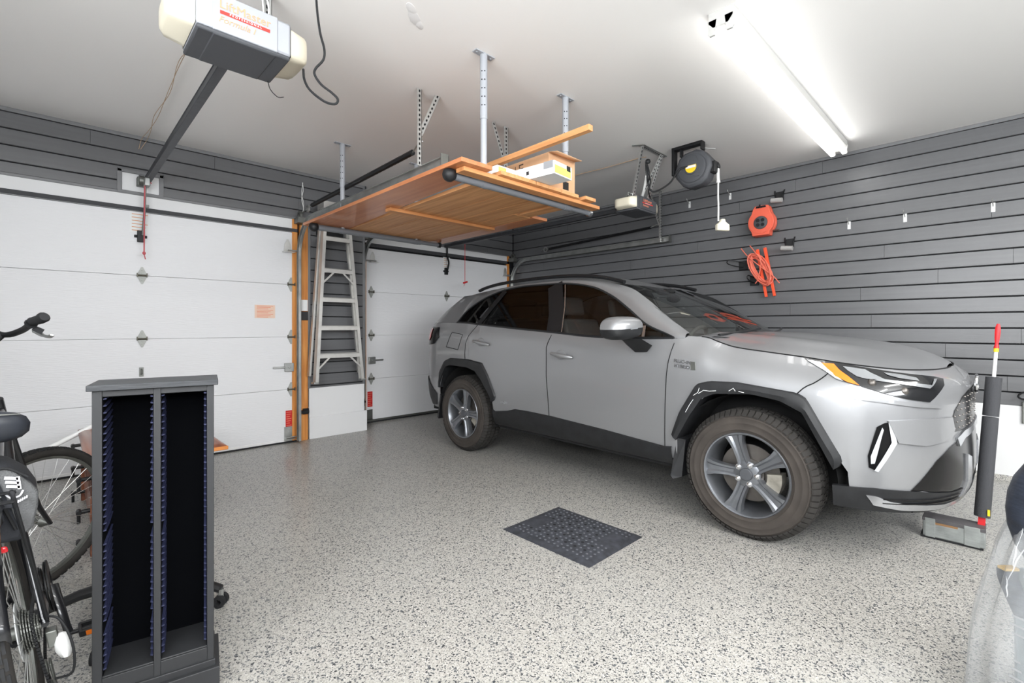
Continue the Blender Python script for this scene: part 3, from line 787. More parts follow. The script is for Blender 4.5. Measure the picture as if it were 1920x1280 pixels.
HL = [(-.270, 1.052), (-.377, 1.038), (-.594, 1.010), (-.759, .990), (-.930, .972), (-.985, .960), (-.952, .930), (-.830, .852), (-.709, .868), (-.606, .893), (-.490, .928), (-.421, .946), (-.369, .980)]
hl = both(lambda b, sd: skin(b, sd, HL, .006, depth=.012), 'headlight', 'lamp_dark')
for sd, o in zip((1, -1), hl):
    b = MB(); skin(b, sd, [(-.335, 1.032), (-.387, 1.030), (-.450, .972), (-.490, .930), (-.443, .942), (-.394, .970)], .0095, .02); b.build('indicator_lens', 'amber', o)
    b = MB(); skin(b, sd, [(-.280, 1.046), (-.330, 1.036), (-.385, .985), (-.425, .946), (-.395, .958), (-.350, .996)], .009, .02); b.build('chrome_fin', 'lamp_clear', o)
    b = MB()
    skin(b, sd, [(-.430, 1.020), (-.545, 1.007), (-.622, .960), (-.530, .962), (-.490, .972)], .009, .025)
    skin(b, sd, [(-.560, .957), (-.730, .935), (-.840, .918), (-.895, .945), (-.930, .962), (-.905, .962), (-.860, .934), (-.730, .950), (-.600, .965)], .0095, .025)
    skin(b, sd, [(-.640, .995), (-.73, .985), (-.80, .970), (-.80, .955), (-.70, .968), (-.65, .982)], .0095, .025)
    b.build('light_guide', 'lamp_bright', o)
    for p, z in ((-.70, .905), (-.55, .940)):
        s, t = SURF(p, z); b = MB(); b.ball(cw(s+.004, (t-.006)*sd, z), .022, 14); b.build('projector_lens', 'disc', o)
# wing-like crease plate, vertical air slot
both(lambda b, sd: skin(b, sd, [(-.599, .750), (-.632, .756), (-.648, .654), (-.560, .512), (-.526, .526), (-.522, .582), (-.565, .729)], .005, .02, depth=.006), 'air_slot', 'piano_black')
def slotchrome(b, sd):
    skin(b, sd, [(-.586, .728), (-.593, .716), (-.550, .548), (-.534, .545), (-.533, .582)], .009, .02)
    skin(b, sd, [(-.614, .754), (-.636, .756), (-.654, .654), (-.566, .508), (-.548, .512), (-.628, .656)], .009, .02)
both(slotchrome, 'slot_trim', 'lamp_clear')
both(lambda b, sd: skin(b, sd, [(-.44, .862), (-.58, .850), (-.761, .829), (-.91, .818), (-.915, .832), (-.761, .852), (-.58, .868), (-.46, .872)], .010, .03, depth=.012), 'bumper_crease', 'car_paint')
both(lambda b, sd: skin(b, sd, [(-.612, .762), (-.78, .772), (-.98, .77), (-1.0, .705), (-.965, .66), (-.80, .64), (-.66, .655)], .012, .03, depth=.014), 'bumper_pad', 'car_paint')
# grille, lower opening, lip
GR = [(-1.302, .885), (-1.20, .885), (-1.10, .862), (-1.02, .800), (-.985, .735), (-1.0, .690), (-1.10, .690), (-1.302, .690)]
for sd in (1, -1):
    b = MB(); skin(b, sd, GR, .003, .03)
    for i in range(7):
        for j in range(6):
            p = -1.285+.045*i+(.022 if j % 2 else 0); z = .708+.030*j
            if z > .872-max(0, p+1.12)*.62 or p > -1.0: continue
            s, t = SURF(p, z); b.ball(cw(s-.002, t*sd, z), (.004, .006, .004), 6, 1)
    b.build('grille', ['piano_black', 'disc'], car)
both(lambda b, sd: skin(b, sd, [(-.720, .418), (-.870, .565), (-.963, .618), (-1.080, .655), (-1.302, .668), (-1.302, .40), (-.986, .386)], .004, .035), 'lower_opening', 'piano_black')
both(lambda b, sd: skin(b, sd, [(-1.04, .615), (-1.10, .650), (-1.302, .668), (-1.302, .700), (-1.10, .688), (-1.02, .660)], .012, .03, depth=.016), 'bumper_bar', 'silver_trim')
both(lambda b, sd: skin(b, sd, [(-.380, .412), (-.541, .424), (-.720, .418), (-.984, .390), (-1.302, .39), (-1.302, .30), (-1.10, .295), (-.725, .300), (-.560, .302), (-.465, .302), (-.386, .302)], .009, .035, depth=.03), 'front_lip', 'cladding')
both(lambda b, sd: skin(b, sd, [(-.513, .386), (-.550, .336), (-.687, .316), (-.941, .304), (-1.163, .310), (-1.302, .314), (-1.302, .345), (-1.14, .345), (-.941, .332), (-.72, .350), (-.62, .362), (-.56, .384)], .014, .03, depth=.012), 'skid_plate', 'silver_trim')
both(lambda b, sd: skin(b, sd, [(-1.11, .565), (-1.165, .54), (-1.175, .40), (-1.12, .345), (-1.06, .345), (-1.115, .42)], .016, .03, depth=.012), 'skid_corner', 'silver_trim')
def louvres(b, sd):
    for z in (.352, .372):
        b.tube([cw(SURF(p, z)[0]-.012, (SURF(p, z)[1]+.006)*sd, z) for p in arr(-.58, -1.05, 16)], .004, 5)
both(louvres, 'lower_louvre', 'piano_black')
# emblem
eb = MB(); ex, ez = SURF(-1.3, .90)[0]-.022, .905
for (rx, rz) in ((.070, .048), (.026, .046)):
    eb.tube([cw(ex, rx*math.cos(a), ez+rz*math.sin(a)) for a in arr(0, 2*math.pi*35/36, 36)], .007, 6, closed=True)
eb.tube([cw(ex, .045*math.cos(a), ez+.018+.020*math.sin(a)) for a in arr(0, 2*math.pi*23/24, 24)], .006, 6, closed=True)
eb.build('emblem', 'chrome', car)
# wheel arch flares
def resamp(P, n):
    P = [Vector(p) for p in P]; d = [0]
    for a, b in zip(P[:-1], P[1:]): d.append(d[-1]+(b-a).length)
    return [(float(np.interp(x, d, [p.x for p in P])), float(np.interp(x, d, [p.y for p in P]))) for x in arr(0, d[-1], n)]
FO = resamp([(.455, .535), (.446, .565), (.404, .681), (.292, .870), (.211, .895), (.044, .901), (-.266, .868), (-.306, .844), (-.474, .547), (-.460, .515), (-.432, .493)], 48)
FI = resamp([(.425, .500), (.408, .528), (.326, .675), (.254, .785), (.175, .822), (-.035, .840), (-.182, .818), (-.291, .766), (-.383, .587), (-.428, .495)], 48)
RO = resamp([(3.118, .600), (3.112, .640), (3.103, .755), (3.005, .879), (2.910, .909), (2.607, .913), (2.378, .889), (2.292, .785), (2.186, .599), (2.200, .555), (2.246, .533)], 48)
RI = resamp([(3.100, .590), (3.095, .640), (3.050, .720), (2.985, .815), (2.900, .838), (2.600, .832), (2.475, .805), (2.390, .735), (2.262, .590), (2.240, .535)], 48)
def flare(b, sd, O_, I_):
    rows = [[], [], [], [], []]
    for (a, c) in zip(O_, I_):
        for k, (f, off) in enumerate(((0, .001), (.10, .016), (.55, .024), (1, .016))):
            s, z = a[0]+(c[0]-a[0])*f, a[1]+(c[1]-a[1])*f
            rows[k].append(cw(s, (SIDE(min(s, 3.1), max(z, a[1]*0+z))+off)*sd if s > PF else (SURF(PF, z)[1]*.985+(SURF(s, z)[1]-SURF(PF, z)[1]*.985)*1.0+off)*sd, z))
        rows[4].append(cw(c[0], .74*sd, c[1]))
    b.grid(rows)
both(lambda b, sd: flare(b, sd, FO, FI), 'wheel_arch_flare', 'cladding', angle=30)
both(lambda b, sd: flare(b, sd, RO, RI), 'wheel_arch_flare', 'cladding', angle=30)
def scuffs(b, sd):
    for pts in ([(.300, .800), (.270, .822), (.262, .850)], [(.268, .815), (.235, .838), (.20, .836), (.16, .842)], [(.085, .848), (.060, .866), (.048, .850)], [(.350, .690), (.322, .742), (.30, .775)], [(.03, .850), (.0, .846)]):
        b.tube([cw(s, (SIDE(s, z)+.0235)*sd, z) for s, z in fine(pts, .012)], .0016, 4)
b = MB(); scuffs(b, 1); o = b.build('scuff_mark', 'carton_white', car); o['label'] = 'white scuffs on the front wheel arch flare'
# wheel wells and underbody
def well(b, sd, c):
    rows = [[], []]
    for a in arr(-.25, math.pi+.25, 24):
        for k, t in ((0, .86), (1, .50)): rows[k].append(cw(c+.445*math.cos(a), t*sd, .40+.43*math.sin(a)))
    b.grid(rows); b.add([rows[1][i] for i in range(24)], [tuple(range(24))])
both(lambda b, sd: well(b, sd, 0), 'wheel_well', 'well_black'); both(lambda b, sd: well(b, sd, 2.69), 'wheel_well', 'well_black')
ub = MB()
for s0, s1, w in ((-.72, -.44, .70), (.46, 2.22, .84), (3.12, 3.5, .70)):
    ub.add([cw(s, t, z) for s, t, z in ((s0, -w, .30), (s1, -w, .30), (s1, w, .30), (s0, w, .30), (s0, -w, .42), (s1, -w, .42), (s1, w, .42), (s0, w, .42))], [(3, 2, 1, 0), (4, 5, 6, 7), (0, 1, 5, 4), (1, 2, 6, 5), (2, 3, 7, 6), (3, 0, 4, 7)])
ub.add([cw(s, t, z) for s, t, z in ((-.44, -.5, .32), (3.12, -.5, .32), (3.12, .5, .32), (-.44, .5, .32))], [(0, 1, 2, 3)])
ub.build('underbody', 'well_black', car)
# rocker cladding
RT = [(2.232, .470), (2.20, .455), (2.031, .481), (1.935, .508), (1.770, .510), (1.519, .505), (1.0, .478), (.51, .443), (.46, .45)]
def rocker(b, sd):
    rows = []
    for s, zt in fine(RT, .05):
        zt_ = zt; r = []
        for z, off in ((zt_, .001), (zt_-.006, .012), ((zt_+.36)/2, .012), (.345, .010), (.325, -.01), (.325, -.10)):
            r.append(cw(s, (SIDE(s, max(z, .345))+off)*sd, z))
        rows.append(r)
    b.grid(rows)
both(rocker, 'rocker_cladding', 'cladding', angle=30)
both(lambda b, sd: b.add([cw(s, t*sd, z) for s, t, z in ((.425, .895, .51), (.467, .90, .262), (.452, .90, .242), (.40, .88, .262), (.385, .86, .50), (.425, .70, .51), (.467, .70, .262), (.452, .70, .242), (.40, .70, .262), (.385, .70, .50))], [(0, 1, 2, 3, 4), (9, 8, 7, 6, 5)]+[(i, (i+1) % 5, (i+1) % 5+5, i+5) for i in range(5)]), 'mud_flap', 'cladding')
both(lambda b, sd: b.add([cw(s, t*sd, z) for s, t, z in ((3.10, .89, .52), (3.15, .89, .27), (3.13, .89, .255), (3.08, .89, .50), (3.10, .68, .52), (3.15, .68, .27), (3.13, .68, .255), (3.08, .68, .50))], [(0, 1, 2, 3), (7, 6, 5, 4)]+[(i, (i+1) % 4, (i+1) % 4+4, i+4) for i in range(4)]), 'mud_flap', 'cladding')
# rear bumper lower cladding, tail lamps
def skin_r(b, sd, poly, off):
    skin_pts = fine(poly, .02); n = len(skin_pts); pts = [Vector(q) for q in skin_pts]
    pts += [Vector((x, y)) for x in np.arange(3.005, 4.1, .03) for y in np.arange(.3, 1.25, .03) if min(q[0] for q in poly) < x < max(q[0] for q in poly) and min(q[1] for q in poly) < y < max(q[1] for q in poly)]
    vs, _, fs, _, _, _ = delaunay_2d_cdt(pts, [], [list(range(n))], 1, 1e-5)
    b.add([cw(SURF(v.x, v.y)[0]+off, (SURF(v.x, v.y)[1]+off)*sd, v.y) for v in vs], fs)
both(lambda b, sd: skin_r(b, sd, [(3.125, .52), (3.14, .40), (3.4, .38), (3.8, .38), (4.1, .38), (4.1, .62), (3.7, .66), (3.45, .68), (3.30, .64)], .008), 'rear_bumper_cladding', 'cladding')
def tl(b, sd): skin_r(b, sd, [(3.25, 1.215), (3.24, 1.12), (3.30, 1.08), (3.50, 1.08), (3.62, 1.15), (3.62, 1.225), (3.40, 1.225)], .012)
def tl2(b, sd): skin_r(b, sd, [(3.12, 1.225), (3.10, 1.12), (3.16, 1.05), (3.36, 1.03), (3.60, 1.04), (3.64, 1.14), (3.62, 1.23), (3.30, 1.23)], .006)
both(tl2, 'tail_lamp_housing', 'piano_black'); both(tl, 'tail_lamp', 'lamp_red')
# door handles
def handle(b, sd, s0, s1, z0, z1):
    n = 12; pts = []; rad = []
    for i in range(n):
        f = i/(n-1); s = s0+(s1-s0)*f; z = z0+(z1-z0)*f; pts.append(cw(s, (SIDE(s, z)+.010+.026*math.sin(math.pi*f)**.6)*sd, z)); rad.append(.009+.008*math.sin(math.pi*f)**.5)
    b.tube(pts, rad, 8, flat=1.)
    c = .45; s = s0+(s1-s0)*c; z = z0+(z1-z0)*c; b.ball(cw(s, (SIDE(s, z)-.006)*sd, z), (.012, .062, .046), 16)
both(lambda b, sd: handle(b, sd, 1.50, 1.275, 1.014, .988), 'door_handle', 'car_paint')
both(lambda b, sd: handle(b, sd, 2.51, 2.27, 1.095, 1.060), 'door_handle', 'car_paint')
# mirrors
def mirror(b, sd, part):
    c = (.745, 1.055, 1.215)
    n = 20
    rows = []
    for i in range(13):
        u = -1+2*i/12; e = (1-abs(u)**3.2)**(1/2.6) if abs(u) < 1 else 0
        ctr_t = c[1]+.135*u; r = []
        for k in range(n):
            a = 2*math.pi*k/n; ca, sa = math.cos(a), math.sin(a)
            f = abs(ca)**.7*(1 if ca > 0 else -1); g = abs(sa)**.7*(1 if sa > 0 else -1)
            hz = .080*(1+.10*u) if g > 0 else .075
            r.append((c[0]+.105*f*e*(1 if f < 0 else .8)+.03*u, ctr_t*1., c[2]+hz*g*e-.010*u))
        rows.append([cw(x, y*sd, z) for x, y, z in r])
    if part == 'cap': b.grid([[p for k, p in enumerate(r) if (0 <= k <= 10)] for r in rows])
    if part == 'base': b.grid([[r[k % n] for k in range(10, 21)] for r in rows])
ms = both(lambda b, sd: mirror(b, sd, 'cap'), 'door_mirror', 'car_paint')
for sd, o in zip((1, -1), ms):
    b = MB(); mirror(b, sd, 'base')
    b.add([cw(s, t*sd, z) for s, t, z in ((.78, 1.00, 1.145), (.62, 1.00, 1.145), (.60, .90, 1.10), (.64, .90, 1.055), (.73, .90, 1.05), (.80, .90, 1.10), (.76, .96, 1.11), (.66, .96, 1.10))],
          [(0, 1, 2, 5), (0, 5, 4, 6), (6, 4, 3, 7), (7, 3, 2, 1), (0, 6, 7, 1)])
    b.build('mirror_base', 'black_plastic', o)
    b = MB(); b.tube([cw(.745-.103*math.cos(a)+.03*math.sin(a), (1.055+.125*math.sin(a))*sd, 1.213-.01*math.sin(a)) for a in arr(-1.2, 1.25, 14)], .0055, 6); b.build('mirror_indicator', 'silver_trim', o)
# badges
text('badge', 'PLUG-IN', .030, cw(.385, SIDE(.385, 1.0)+.004, 1.003), tuple(-CS-CT*.03-Vector((0, 0, .10))), (0, 0, 1), 'chrome', car, .002, bold=.0006)
text('badge', 'HYBRID', .030, cw(.385, SIDE(.385, .97)+.004, .972), tuple(-CS-CT*.03-Vector((0, 0, .10))), (0, 0, 1), 'chrome', car, .002, bold=.0006)
b = MB(); b.box((-.001, -.020, -.026), (.003, .012, .026)); b.xf(lambda p: cw(.318+p.y, SIDE(.318, .98)+.003+p.x, .980+p.z)); b.build('badge_plate', 'steel_dark', car, .003)
text('badge', 'AWD-i', .030, cw(2.075, SIDE(2.075, .545)+.004, .548), tuple(-CS), (0, 0, 1), 'chrome', car, .002, bold=.0006)
# wipers
wp = MB()
for t0, t1 in ((.66, .10), (.02, -.52)):
    wp.tube([cw(.17+.20*t*t+.03*f, t, 1.168+.045*f) for f, t in [(i/8, t0+(t1-t0)*i/8) for i in range(9)]], [.012]*4+[.008]*5, 6)
wp.build('wiper', 'trim_black', car)
# interior
ib = MB()
def carbox(b, s0, s1, t0, t1, z0, z1, mi=0, lean=0.):
    b.add([cw(s+(lean if z == z1 else 0), t, z) for z in (z0, z1) for s, t in ((s0, t0), (s1, t0), (s1, t1), (s0, t1))], [(3, 2, 1, 0), (4, 5, 6, 7), (0, 1, 5, 4), (1, 2, 6, 5), (2, 3, 7, 6), (3, 0, 4, 7)], mi)
rows = []
for i, (s, z) in enumerate(((.22, 1.11), (.40, 1.135), (.62, 1.13), (.74, 1.08), (.76, .90), (.72, .55))):
    rows.append([cw(s+.05*v*v, .74*v, z) for v in arr(-1, 1, 11)])
ib.grid(rows); ib.build('dashboard', 'cabin', car)
sb = MB()
for t in (-.37, .37):
    carbox(sb, .98, 1.48, t-.25, t+.25, .58, .80); carbox(sb, 1.46, 1.62, t-.25, t+.25, .75, 1.30, lean=.16); carbox(sb, 1.68, 1.76, t-.14, t+.14, 1.33, 1.50, lean=.03)
carbox(sb, 2.02, 2.5, -.66, .66, .62, .85); carbox(sb, 2.45, 2.6, -.66, .66, .8, 1.32, lean=.2)
for t in (-.4, .4): carbox(sb, 2.68, 2.75, t-.13, t+.13, 1.34, 1.48)
sb.build('seat', 'seat_cloth', car, .03)
st = MB(); sc = cw(.93, -.37, 1.06); ax = (CS*.9+Vector((0, 0, .42))).normalized(); ux = CT; uy = ax.cross(ux)
st.tube([sc+(ux*math.cos(a)+uy*math.sin(a))*.185 for a in arr(0, 2*math.pi*31/32, 32)], .016, 8, closed=True)
st.beam(sc-ux*.17, sc+ux*.17, .03, .05); st.tube([sc, sc-ax*.22-Vector((0, 0, .03))], .035, 8); st.build('steering_wheel', 'cabin', car)
cf = MB(); cf.add([cw(s, t, .45) for s, t in ((.5, -.8), (3.2, -.8), (3.2, .8), (.5, .8))], [(0, 1, 2, 3)])
cf.build('cabin_floor', 'cabin', car)
hb2 = MB(); rows = []
for i in range(10):
    v = i/9; s = 1.2+(3.0-1.2)*v; rows.append([cw(s, .56*u, roof_z(s, u)-.03) for u in arr(-1, 1, 9)])
hb2.grid(rows); hb2.build('headliner', 'cabin_light', car)
rm = MB(); rm.ball(cw(.93, 0, 1.47), (.12, .025, .04)); rm.xf(lambda p: p); rm.build('rear_view_mirror', 'trim_black', car)
# wheels
def wheel(s, sd):
    o = cw(s, 0, .370); ax = CT*sd; T0 = .690; f = lambda r, a, t: o+ax*t+(CS*math.cos(a)+Vector((0, 0, 1))*math.sin(a))*r
    tyre = MB(); tw = .915
    tyre.lathe([(.240, tw-.010), (.258, tw-.002), (.260, tw+.001), (.264, tw-.001), (.295, tw+.003), (.298, tw+.0045), (.302, tw+.003), (.325, tw-.002), (.328, tw+.0), (.332, tw-.005), (.345, tw-.016), (.358, tw-.036), (.360, tw-.11), (.358, T0+.036), (.340, T0+.012), (.295, T0), (.240, T0+.01)], o, ax, 72, closed=True)
    to = tyre.build('tyre', 'tyre_dusty', car, angle=60)
    tr = MB()                                        # tread blocks
    N = 66
    for k in range(N):
        for j, (t0, t1, r0, r1, sk) in enumerate(((tw-.038, tw-.004, .372, .346, 0), (tw-.082, tw-.044, .374, .374, .35), (tw-.128, tw-.088, .375, .375, .1), (T0+.082, T0+.044, .374, .374, .35), (T0+.038, T0+.004, .372, .346, 0))):
            a0 = 2*math.pi*(k+sk+(j % 2)*.5)/N; a1 = a0+2*math.pi/N*.80
            vs = [f(rr, aa, tt) for rr in (0, 1) for aa, tt in ((a0, t0), (a1, t0), (a1, t1), (a0, t1))]
            vs = [f(.345 if t == t1 and j in (0, 4) else .352, a, t) if False else v for v, (a, t) in zip(vs, [(0, 0)]*8)]
            vs = [f(.350 if tt == t0 else (.338 if j in (0, 4) else .350), aa, tt) for aa, tt in ((a0, t0), (a1, t0), (a1, t1), (a0, t1))]+[f(r0 if tt == t0 else r1, aa, tt) for aa, tt in ((a0, t0), (a1, t0), (a1, t1), (a0, t1))]
            tr.add(vs, [(4, 5, 6, 7), (0, 1, 5, 4), (1, 2, 6, 5), (2, 3, 7, 6), (3, 0, 4, 7)])
    tr.build('tread', 'tyre', to)
    rim = MB()
    rim.lathe([(.243, tw-.006), (.240, tw-.002), (.233, tw-.004), (.226, tw-.016), (.218, tw-.05), (.208, tw-.12), (.212, T0+.01), (.243, T0+.01)], o, ax, 60, closed=True)
    for k in range(5):
        a = 2*math.pi*k/5+math.radians(73 if s < 1 else 105)
        # each spoke: a broad bar with two raised ridges
        prof = [(-1, -.020), (-.92, 0), (-.55, -.001), (-.30, -.011), (.30, -.011), (.55, -.001), (.92, 0), (1, -.020)]
        rows = []
        for r, w, t in ((.052, .034, tw-.028), (.10, .030, tw-.024), (.15, .033, tw-.018), (.19, .040, tw-.012), (.222, .052, tw-.010), (.229, .056, tw-.010)):
            da = lambda q, r=r, w=w: a+math.asin(max(-1, min(1, q*w/r)))
            rows.append([f(r, da(q), t+h) for q, h in prof]+[f(r, da(1), t-.045), f(r, da(-1), t-.045)])
        rim.grid(rows, closed=True)
    rim.lathe([(.0, tw-.060), (.072, tw-.060), (.075, tw-.034), (.060, tw-.028), (.0, tw-.028)], o, ax, 30)
    ro = rim.build('alloy_rim', 'alloy', car, angle=28)
    cap = MB(); cap.lathe([(.036, tw-.03), (.036, tw-.018), (.032, tw-.014), (0, tw-.013)], o, ax, 24); cap.build('centre_cap', 'charcoal_case', ro)
    for k in range(5):
        a = 2*math.pi*(k+.5)/5+math.radians(73 if s < 1 else 105); n = MB(); c = f(.0572, a, 0)
        n.lathe([(.016, tw-.032), (.016, tw-.026), (.0105, tw-.026), (.0105, tw-.012), (.006, tw-.008), (0, tw-.008)], c, ax, 12); n.build('lug_nut', 'chrome', ro)
    d = MB(); d.lathe([(.165, tw-.085), (.165, tw-.097), (.07, tw-.097), (.07, tw-.085)], o, ax, 40, closed=True); d.lathe([(.085, tw-.12), (.085, tw-.062), (0, tw-.062)], o, ax, 24); d.build('brake_disc', 'disc', car)
    c = MB(); rows = []
    for t in (tw-.05, tw-.125):
        rows.append([f(r, a, t) for r, a in [(.182, x) for x in arr(2.98, 3.78, 8)]+[(.105, x) for x in arr(3.78, 2.98, 8)]])
    c.grid(rows, closed=True); c.add(rows[0], [tuple(range(16))]); 
    c.xf(lambda p: p) ; c.build('brake_caliper', 'caliper', car)
for s in (0., 2.69):
    for sd in (1, -1): wheel(s, sd)
# ---------------------------------------------------------------- lamps
def fixture(x0, x1, y, label):
    o = thing('strip_lamp', label, 'lamp', ((x0+x1)/2, y, H))
    b = MB(); w = .065; yc = y
    b.prism([(-w, 0), (w, 0), (w, .055), (w*.62, .085), (-w*.62, .085), (-w, .055)], (x0, yc, H), (0, 1, 0), (0, 0, -1), -(x1-x0))
    b.build('housing', 'fixture_white', o, bevel=.002)
    for s in (-1, 1):
        t = MB(); t.tube([(x0+.035, yc+s*.045, H-.108), (x1-.035, yc+s*.045, H-.108)], .0165, 14); t.build('tube', 'tube_glow', o)
        for x in (x0, x1-.018):
            k = MB(); k.prism([(-.026, 0), (.026, 0), (.020, .045), (.022, .07), (.014, .082), (-.014, .082), (-.022, .07), (-.020, .045)], (x, yc+s*.045, H-.04), (0, 1, 0), (0, 0, -1), -.018)
            k.build('lamp_holder', 'fixture_white', o, bevel=.002)
    return o
fixture(-2.96, -.36, -4.235, 'white double fluorescent strip lamp glowing on the ceiling above the car')

# ---------------------------------------------------------------- door openers
def opener(name, label, cx, y0, z0, w, d, h, lens, case, logo_m, rail_z, rail_end, bar_m):
    o = thing(name, label, 'garage door opener', (cx, y0, z0), 'garage door openers')
    x0, x1, y1, z1 = cx-w/2, cx+w/2, y0+d, z0+h
    b = MB(); b.box((x0, y0, z0+.012), (x1, y1, z1)); b.build('case', case, o, bevel=.012)
    b = MB(); b.box((x0+.004, y0+.002, z0-.004), (x1-.004, y1, z0+.016)); b.box((x0+w*.16, y0+.003, z0-.006), (x1-w*.16, y1+.001, z0+.012)); b.build('underside_cover', 'charcoal_case', o, bevel=.008)
    b = MB(); b.box((x0+w*.16, y0-.004, z0+.010), (x1-w*.16, y0+.02, z1+.002)); p = b.build('front_panel', case, o, bevel=.004)
    for s, x in ((-1, x0), (1, x1)):
        b = MB(); n = 10; rows = []
        for i in range(n+1):
            f = i/n; r = []
            for k in range(n+1):
                g = k/n; e = (1-(2*f-1)**6)**.5*(1-(2*g-1)**6)**.5
                r.append((x+s*(lens*e if 0 < f < 1 and 0 < g < 1 else 0), y0+.006+(d-.02)*f, z0+.015+(h*.98-.02)*g))
            rows.append(r)
        b.grid(rows); b.build('light_lens', 'cream_plastic', o, angle=60)
    text('logo', 'LiftMaster', h*.30, (cx-w*.01, y0-.0055, z0+h*.74), (1, 0, 0), (0, 0, 1), logo_m, o, .0006)
    b = MB(); b.box((cx-w*.27, y0-.0062, z0+h*.50), (cx+w*.25, y0-.0045, z0+h*.585)); b.build('logo_bar', 'red_print', o)
    text('logo', 'PROFESSIONAL', h*.075, (cx-w*.01, y0-.0066, z0+h*.545), (1, 0, 0), (0, 0, 1), 'carton_white', o, .0004, space=1.6)
    text('logo', 'Formula I', h*.22, (cx-w*.10, y0-.0055, z0+h*.36), (1, 0, 0), (0, 0, 1), logo_m, o, .0006, shear=.3)
    b = MB(); b.box((cx-.022, y1-.04, rail_z-.04), (cx+.022, rail_end, rail_z)); b.box((cx-.026, y1, rail_z-.004), (cx+.026, rail_end, rail_z+.002))
    b.build('trolley_rail', 'rail_grey', o, bevel=.003)
    return o
op1 = opener('door_opener', 'silver opener with cream lamp lenses hanging at the top left above the rack', -4.885, -2.985, 2.455, .375, .29, .165, .095, 'silver_case', 'tan_print', 2.545, -.03, 0)
b = MB(); b.box((-4.965, -.06, 2.455), (-4.905, .012, 2.53)); b.lathe([(.045, -.02), (.045, .02)], (-4.935, -.05, 2.50), (1, 0, 0), 16); b.build('header_bracket', 'steel_dark', op1, bevel=.004)
b = MB(); b.box((-4.925, -.16, 2.44), (-4.885, -.06, 2.51)); b.build('trolley', 'steel', op1, bevel=.006)
b = MB(); b.tube([(-4.915, -.11, 2.46), (-4.915, -.075, 2.24), (-4.925, -.03, 2.03)], .009, 6); b.box((-4.91, -.085, 2.27), (-4.885, -.06, 2.29)); b.build('door_arm', 'steel_dark', op1)
b = MB(); b.tube(smooth_path([(-4.92, -.13, 2.47), (-4.923, -.13, 2.2), (-4.924, -.12, 1.87)]), .005, 6); b.ball((-4.924, -.12, 1.862), (.013, .013, .016), 8); b.tube([(-4.924, -.12, 1.85), (-4.915, -.12, 1.81)], .004, 5); b.tube([(-4.92, -.14, 2.47), (-4.90, -.15, 2.485), (-4.875, -.15, 2.465)], .004, 5); b.build('release_cord', 'pink_cord', op1)
b = MB(); slotted(b, (-4.70, -2.72, 2.61), (-4.70, -2.72, 2.90), .04, (0, 1, 0)); b.build('hanging_strap', ['steel_bright', 'dark_gap'], op1, smooth=False); b = MB(); slotted(b, (-5.02, -2.72, 2.61), (-5.02, -2.72, 2.90), .04, (0, 1, 0)); b.build('hanging_strap', ['steel_bright', 'dark_gap'], op1, smooth=False)
b = MB(); b.tube(smooth_path([(-4.72, -2.75, 2.62), (-4.735, -2.76, 2.70), (-4.72, -2.74, 2.80), (-4.74, -2.73, 2.90)]), .005, 5); b.tube(smooth_path([(-4.75, -2.75, 2.62), (-4.745, -2.75, 2.72), (-4.755, -2.74, 2.90)]), .004, 5); b.build('wire', 'white_cord', op1)
b = MB(); b.tube(smooth_path([(-4.72, -2.72, 2.45), (-4.70, -2.70, 2.42), (-4.665, -2.70, 2.395), (-4.64, -2.71, 2.40)]), .0022, 5); b.build('antenna', 'black_plastic', op1)
op2 = opener('door_opener', 'dark opener with white lamp lenses hanging above the car', -1.39, -2.90, 2.335, .36, .24, .125, .075, 'charcoal_case', 'orange_print', 2.42, .36, 0)
b = MB()
slotted(b, (-1.62, -2.985, 2.893), (-1.17, -2.985, 2.893), .05, (0, 1, 0))
b.beam((-1.66, -2.90, 2.893), (-1.60, -2.99, 2.893), .03, .004)
slotted(b, (-1.52, -2.84, 2.46), (-1.58, -2.975, 2.89), .035, (0, 1, 0)); slotted(b, (-1.27, -2.84, 2.46), (-1.22, -2.975, 2.89), .035, (0, 1, 0)); slotted(b, (-1.34, -2.80, 2.46), (-1.24, -2.975, 2.89), .035, (0, 1, 0))
slotted(b, (-1.60, -2.82, 2.462), (-1.22, -2.82, 2.462), .035, (0, 1, 0)); b.build('hanging_strap', ['steel_bright', 'dark_gap'], op2, smooth=False)
b = MB(); b.tube(smooth_path([(-1.375, .34, 2.42), (-1.375, .335, 2.26), (-1.375, .30, 2.16), (-1.375, .33, 2.06)]), .013, 8); b.build('door_arm', 'black_metal', op2)
b = MB(); b.tube([(-1.33, -.02, 2.40), (-1.33, -.02, 1.86)], .004, 5); b.tube([(-1.36, -.02, 1.845), (-1.29, -.02, 1.865)], .012, 8); b.tube([(-1.33, -.02, 1.84), (-1.35, -.02, 1.80)], .003, 5); b.build('release_cord', 'red_plastic', op2)
b = MB(); b.tube(smooth_path([(-1.50, -2.95, 2.74), (-1.49, -2.97, 2.66), (-1.44, -2.96, 2.60), (-1.40, -2.92, 2.52), (-1.30, -2.88, 2.47)]), .006, 6); b.tube(smooth_path([(-1.54, -2.97, 2.76), (-1.55, -2.98, 2.66), (-1.51, -2.98, 2.58), (-1.48, -2.97, 2.68), (-1.52, -2.96, 2.78)]), .006, 6); b.ball((-1.50, -2.97, 2.77), .025, 8); b.build('power_cord', 'black_plastic', op2)
b = MB(); b.tube(smooth_path([(-1.51, -2.96, 2.64), (-1.45, -2.90, 2.54), (-1.40, -2.85, 2.48)]), .012, 6, flat=.2); b.build('cable_tie', 'white_cord', op2)
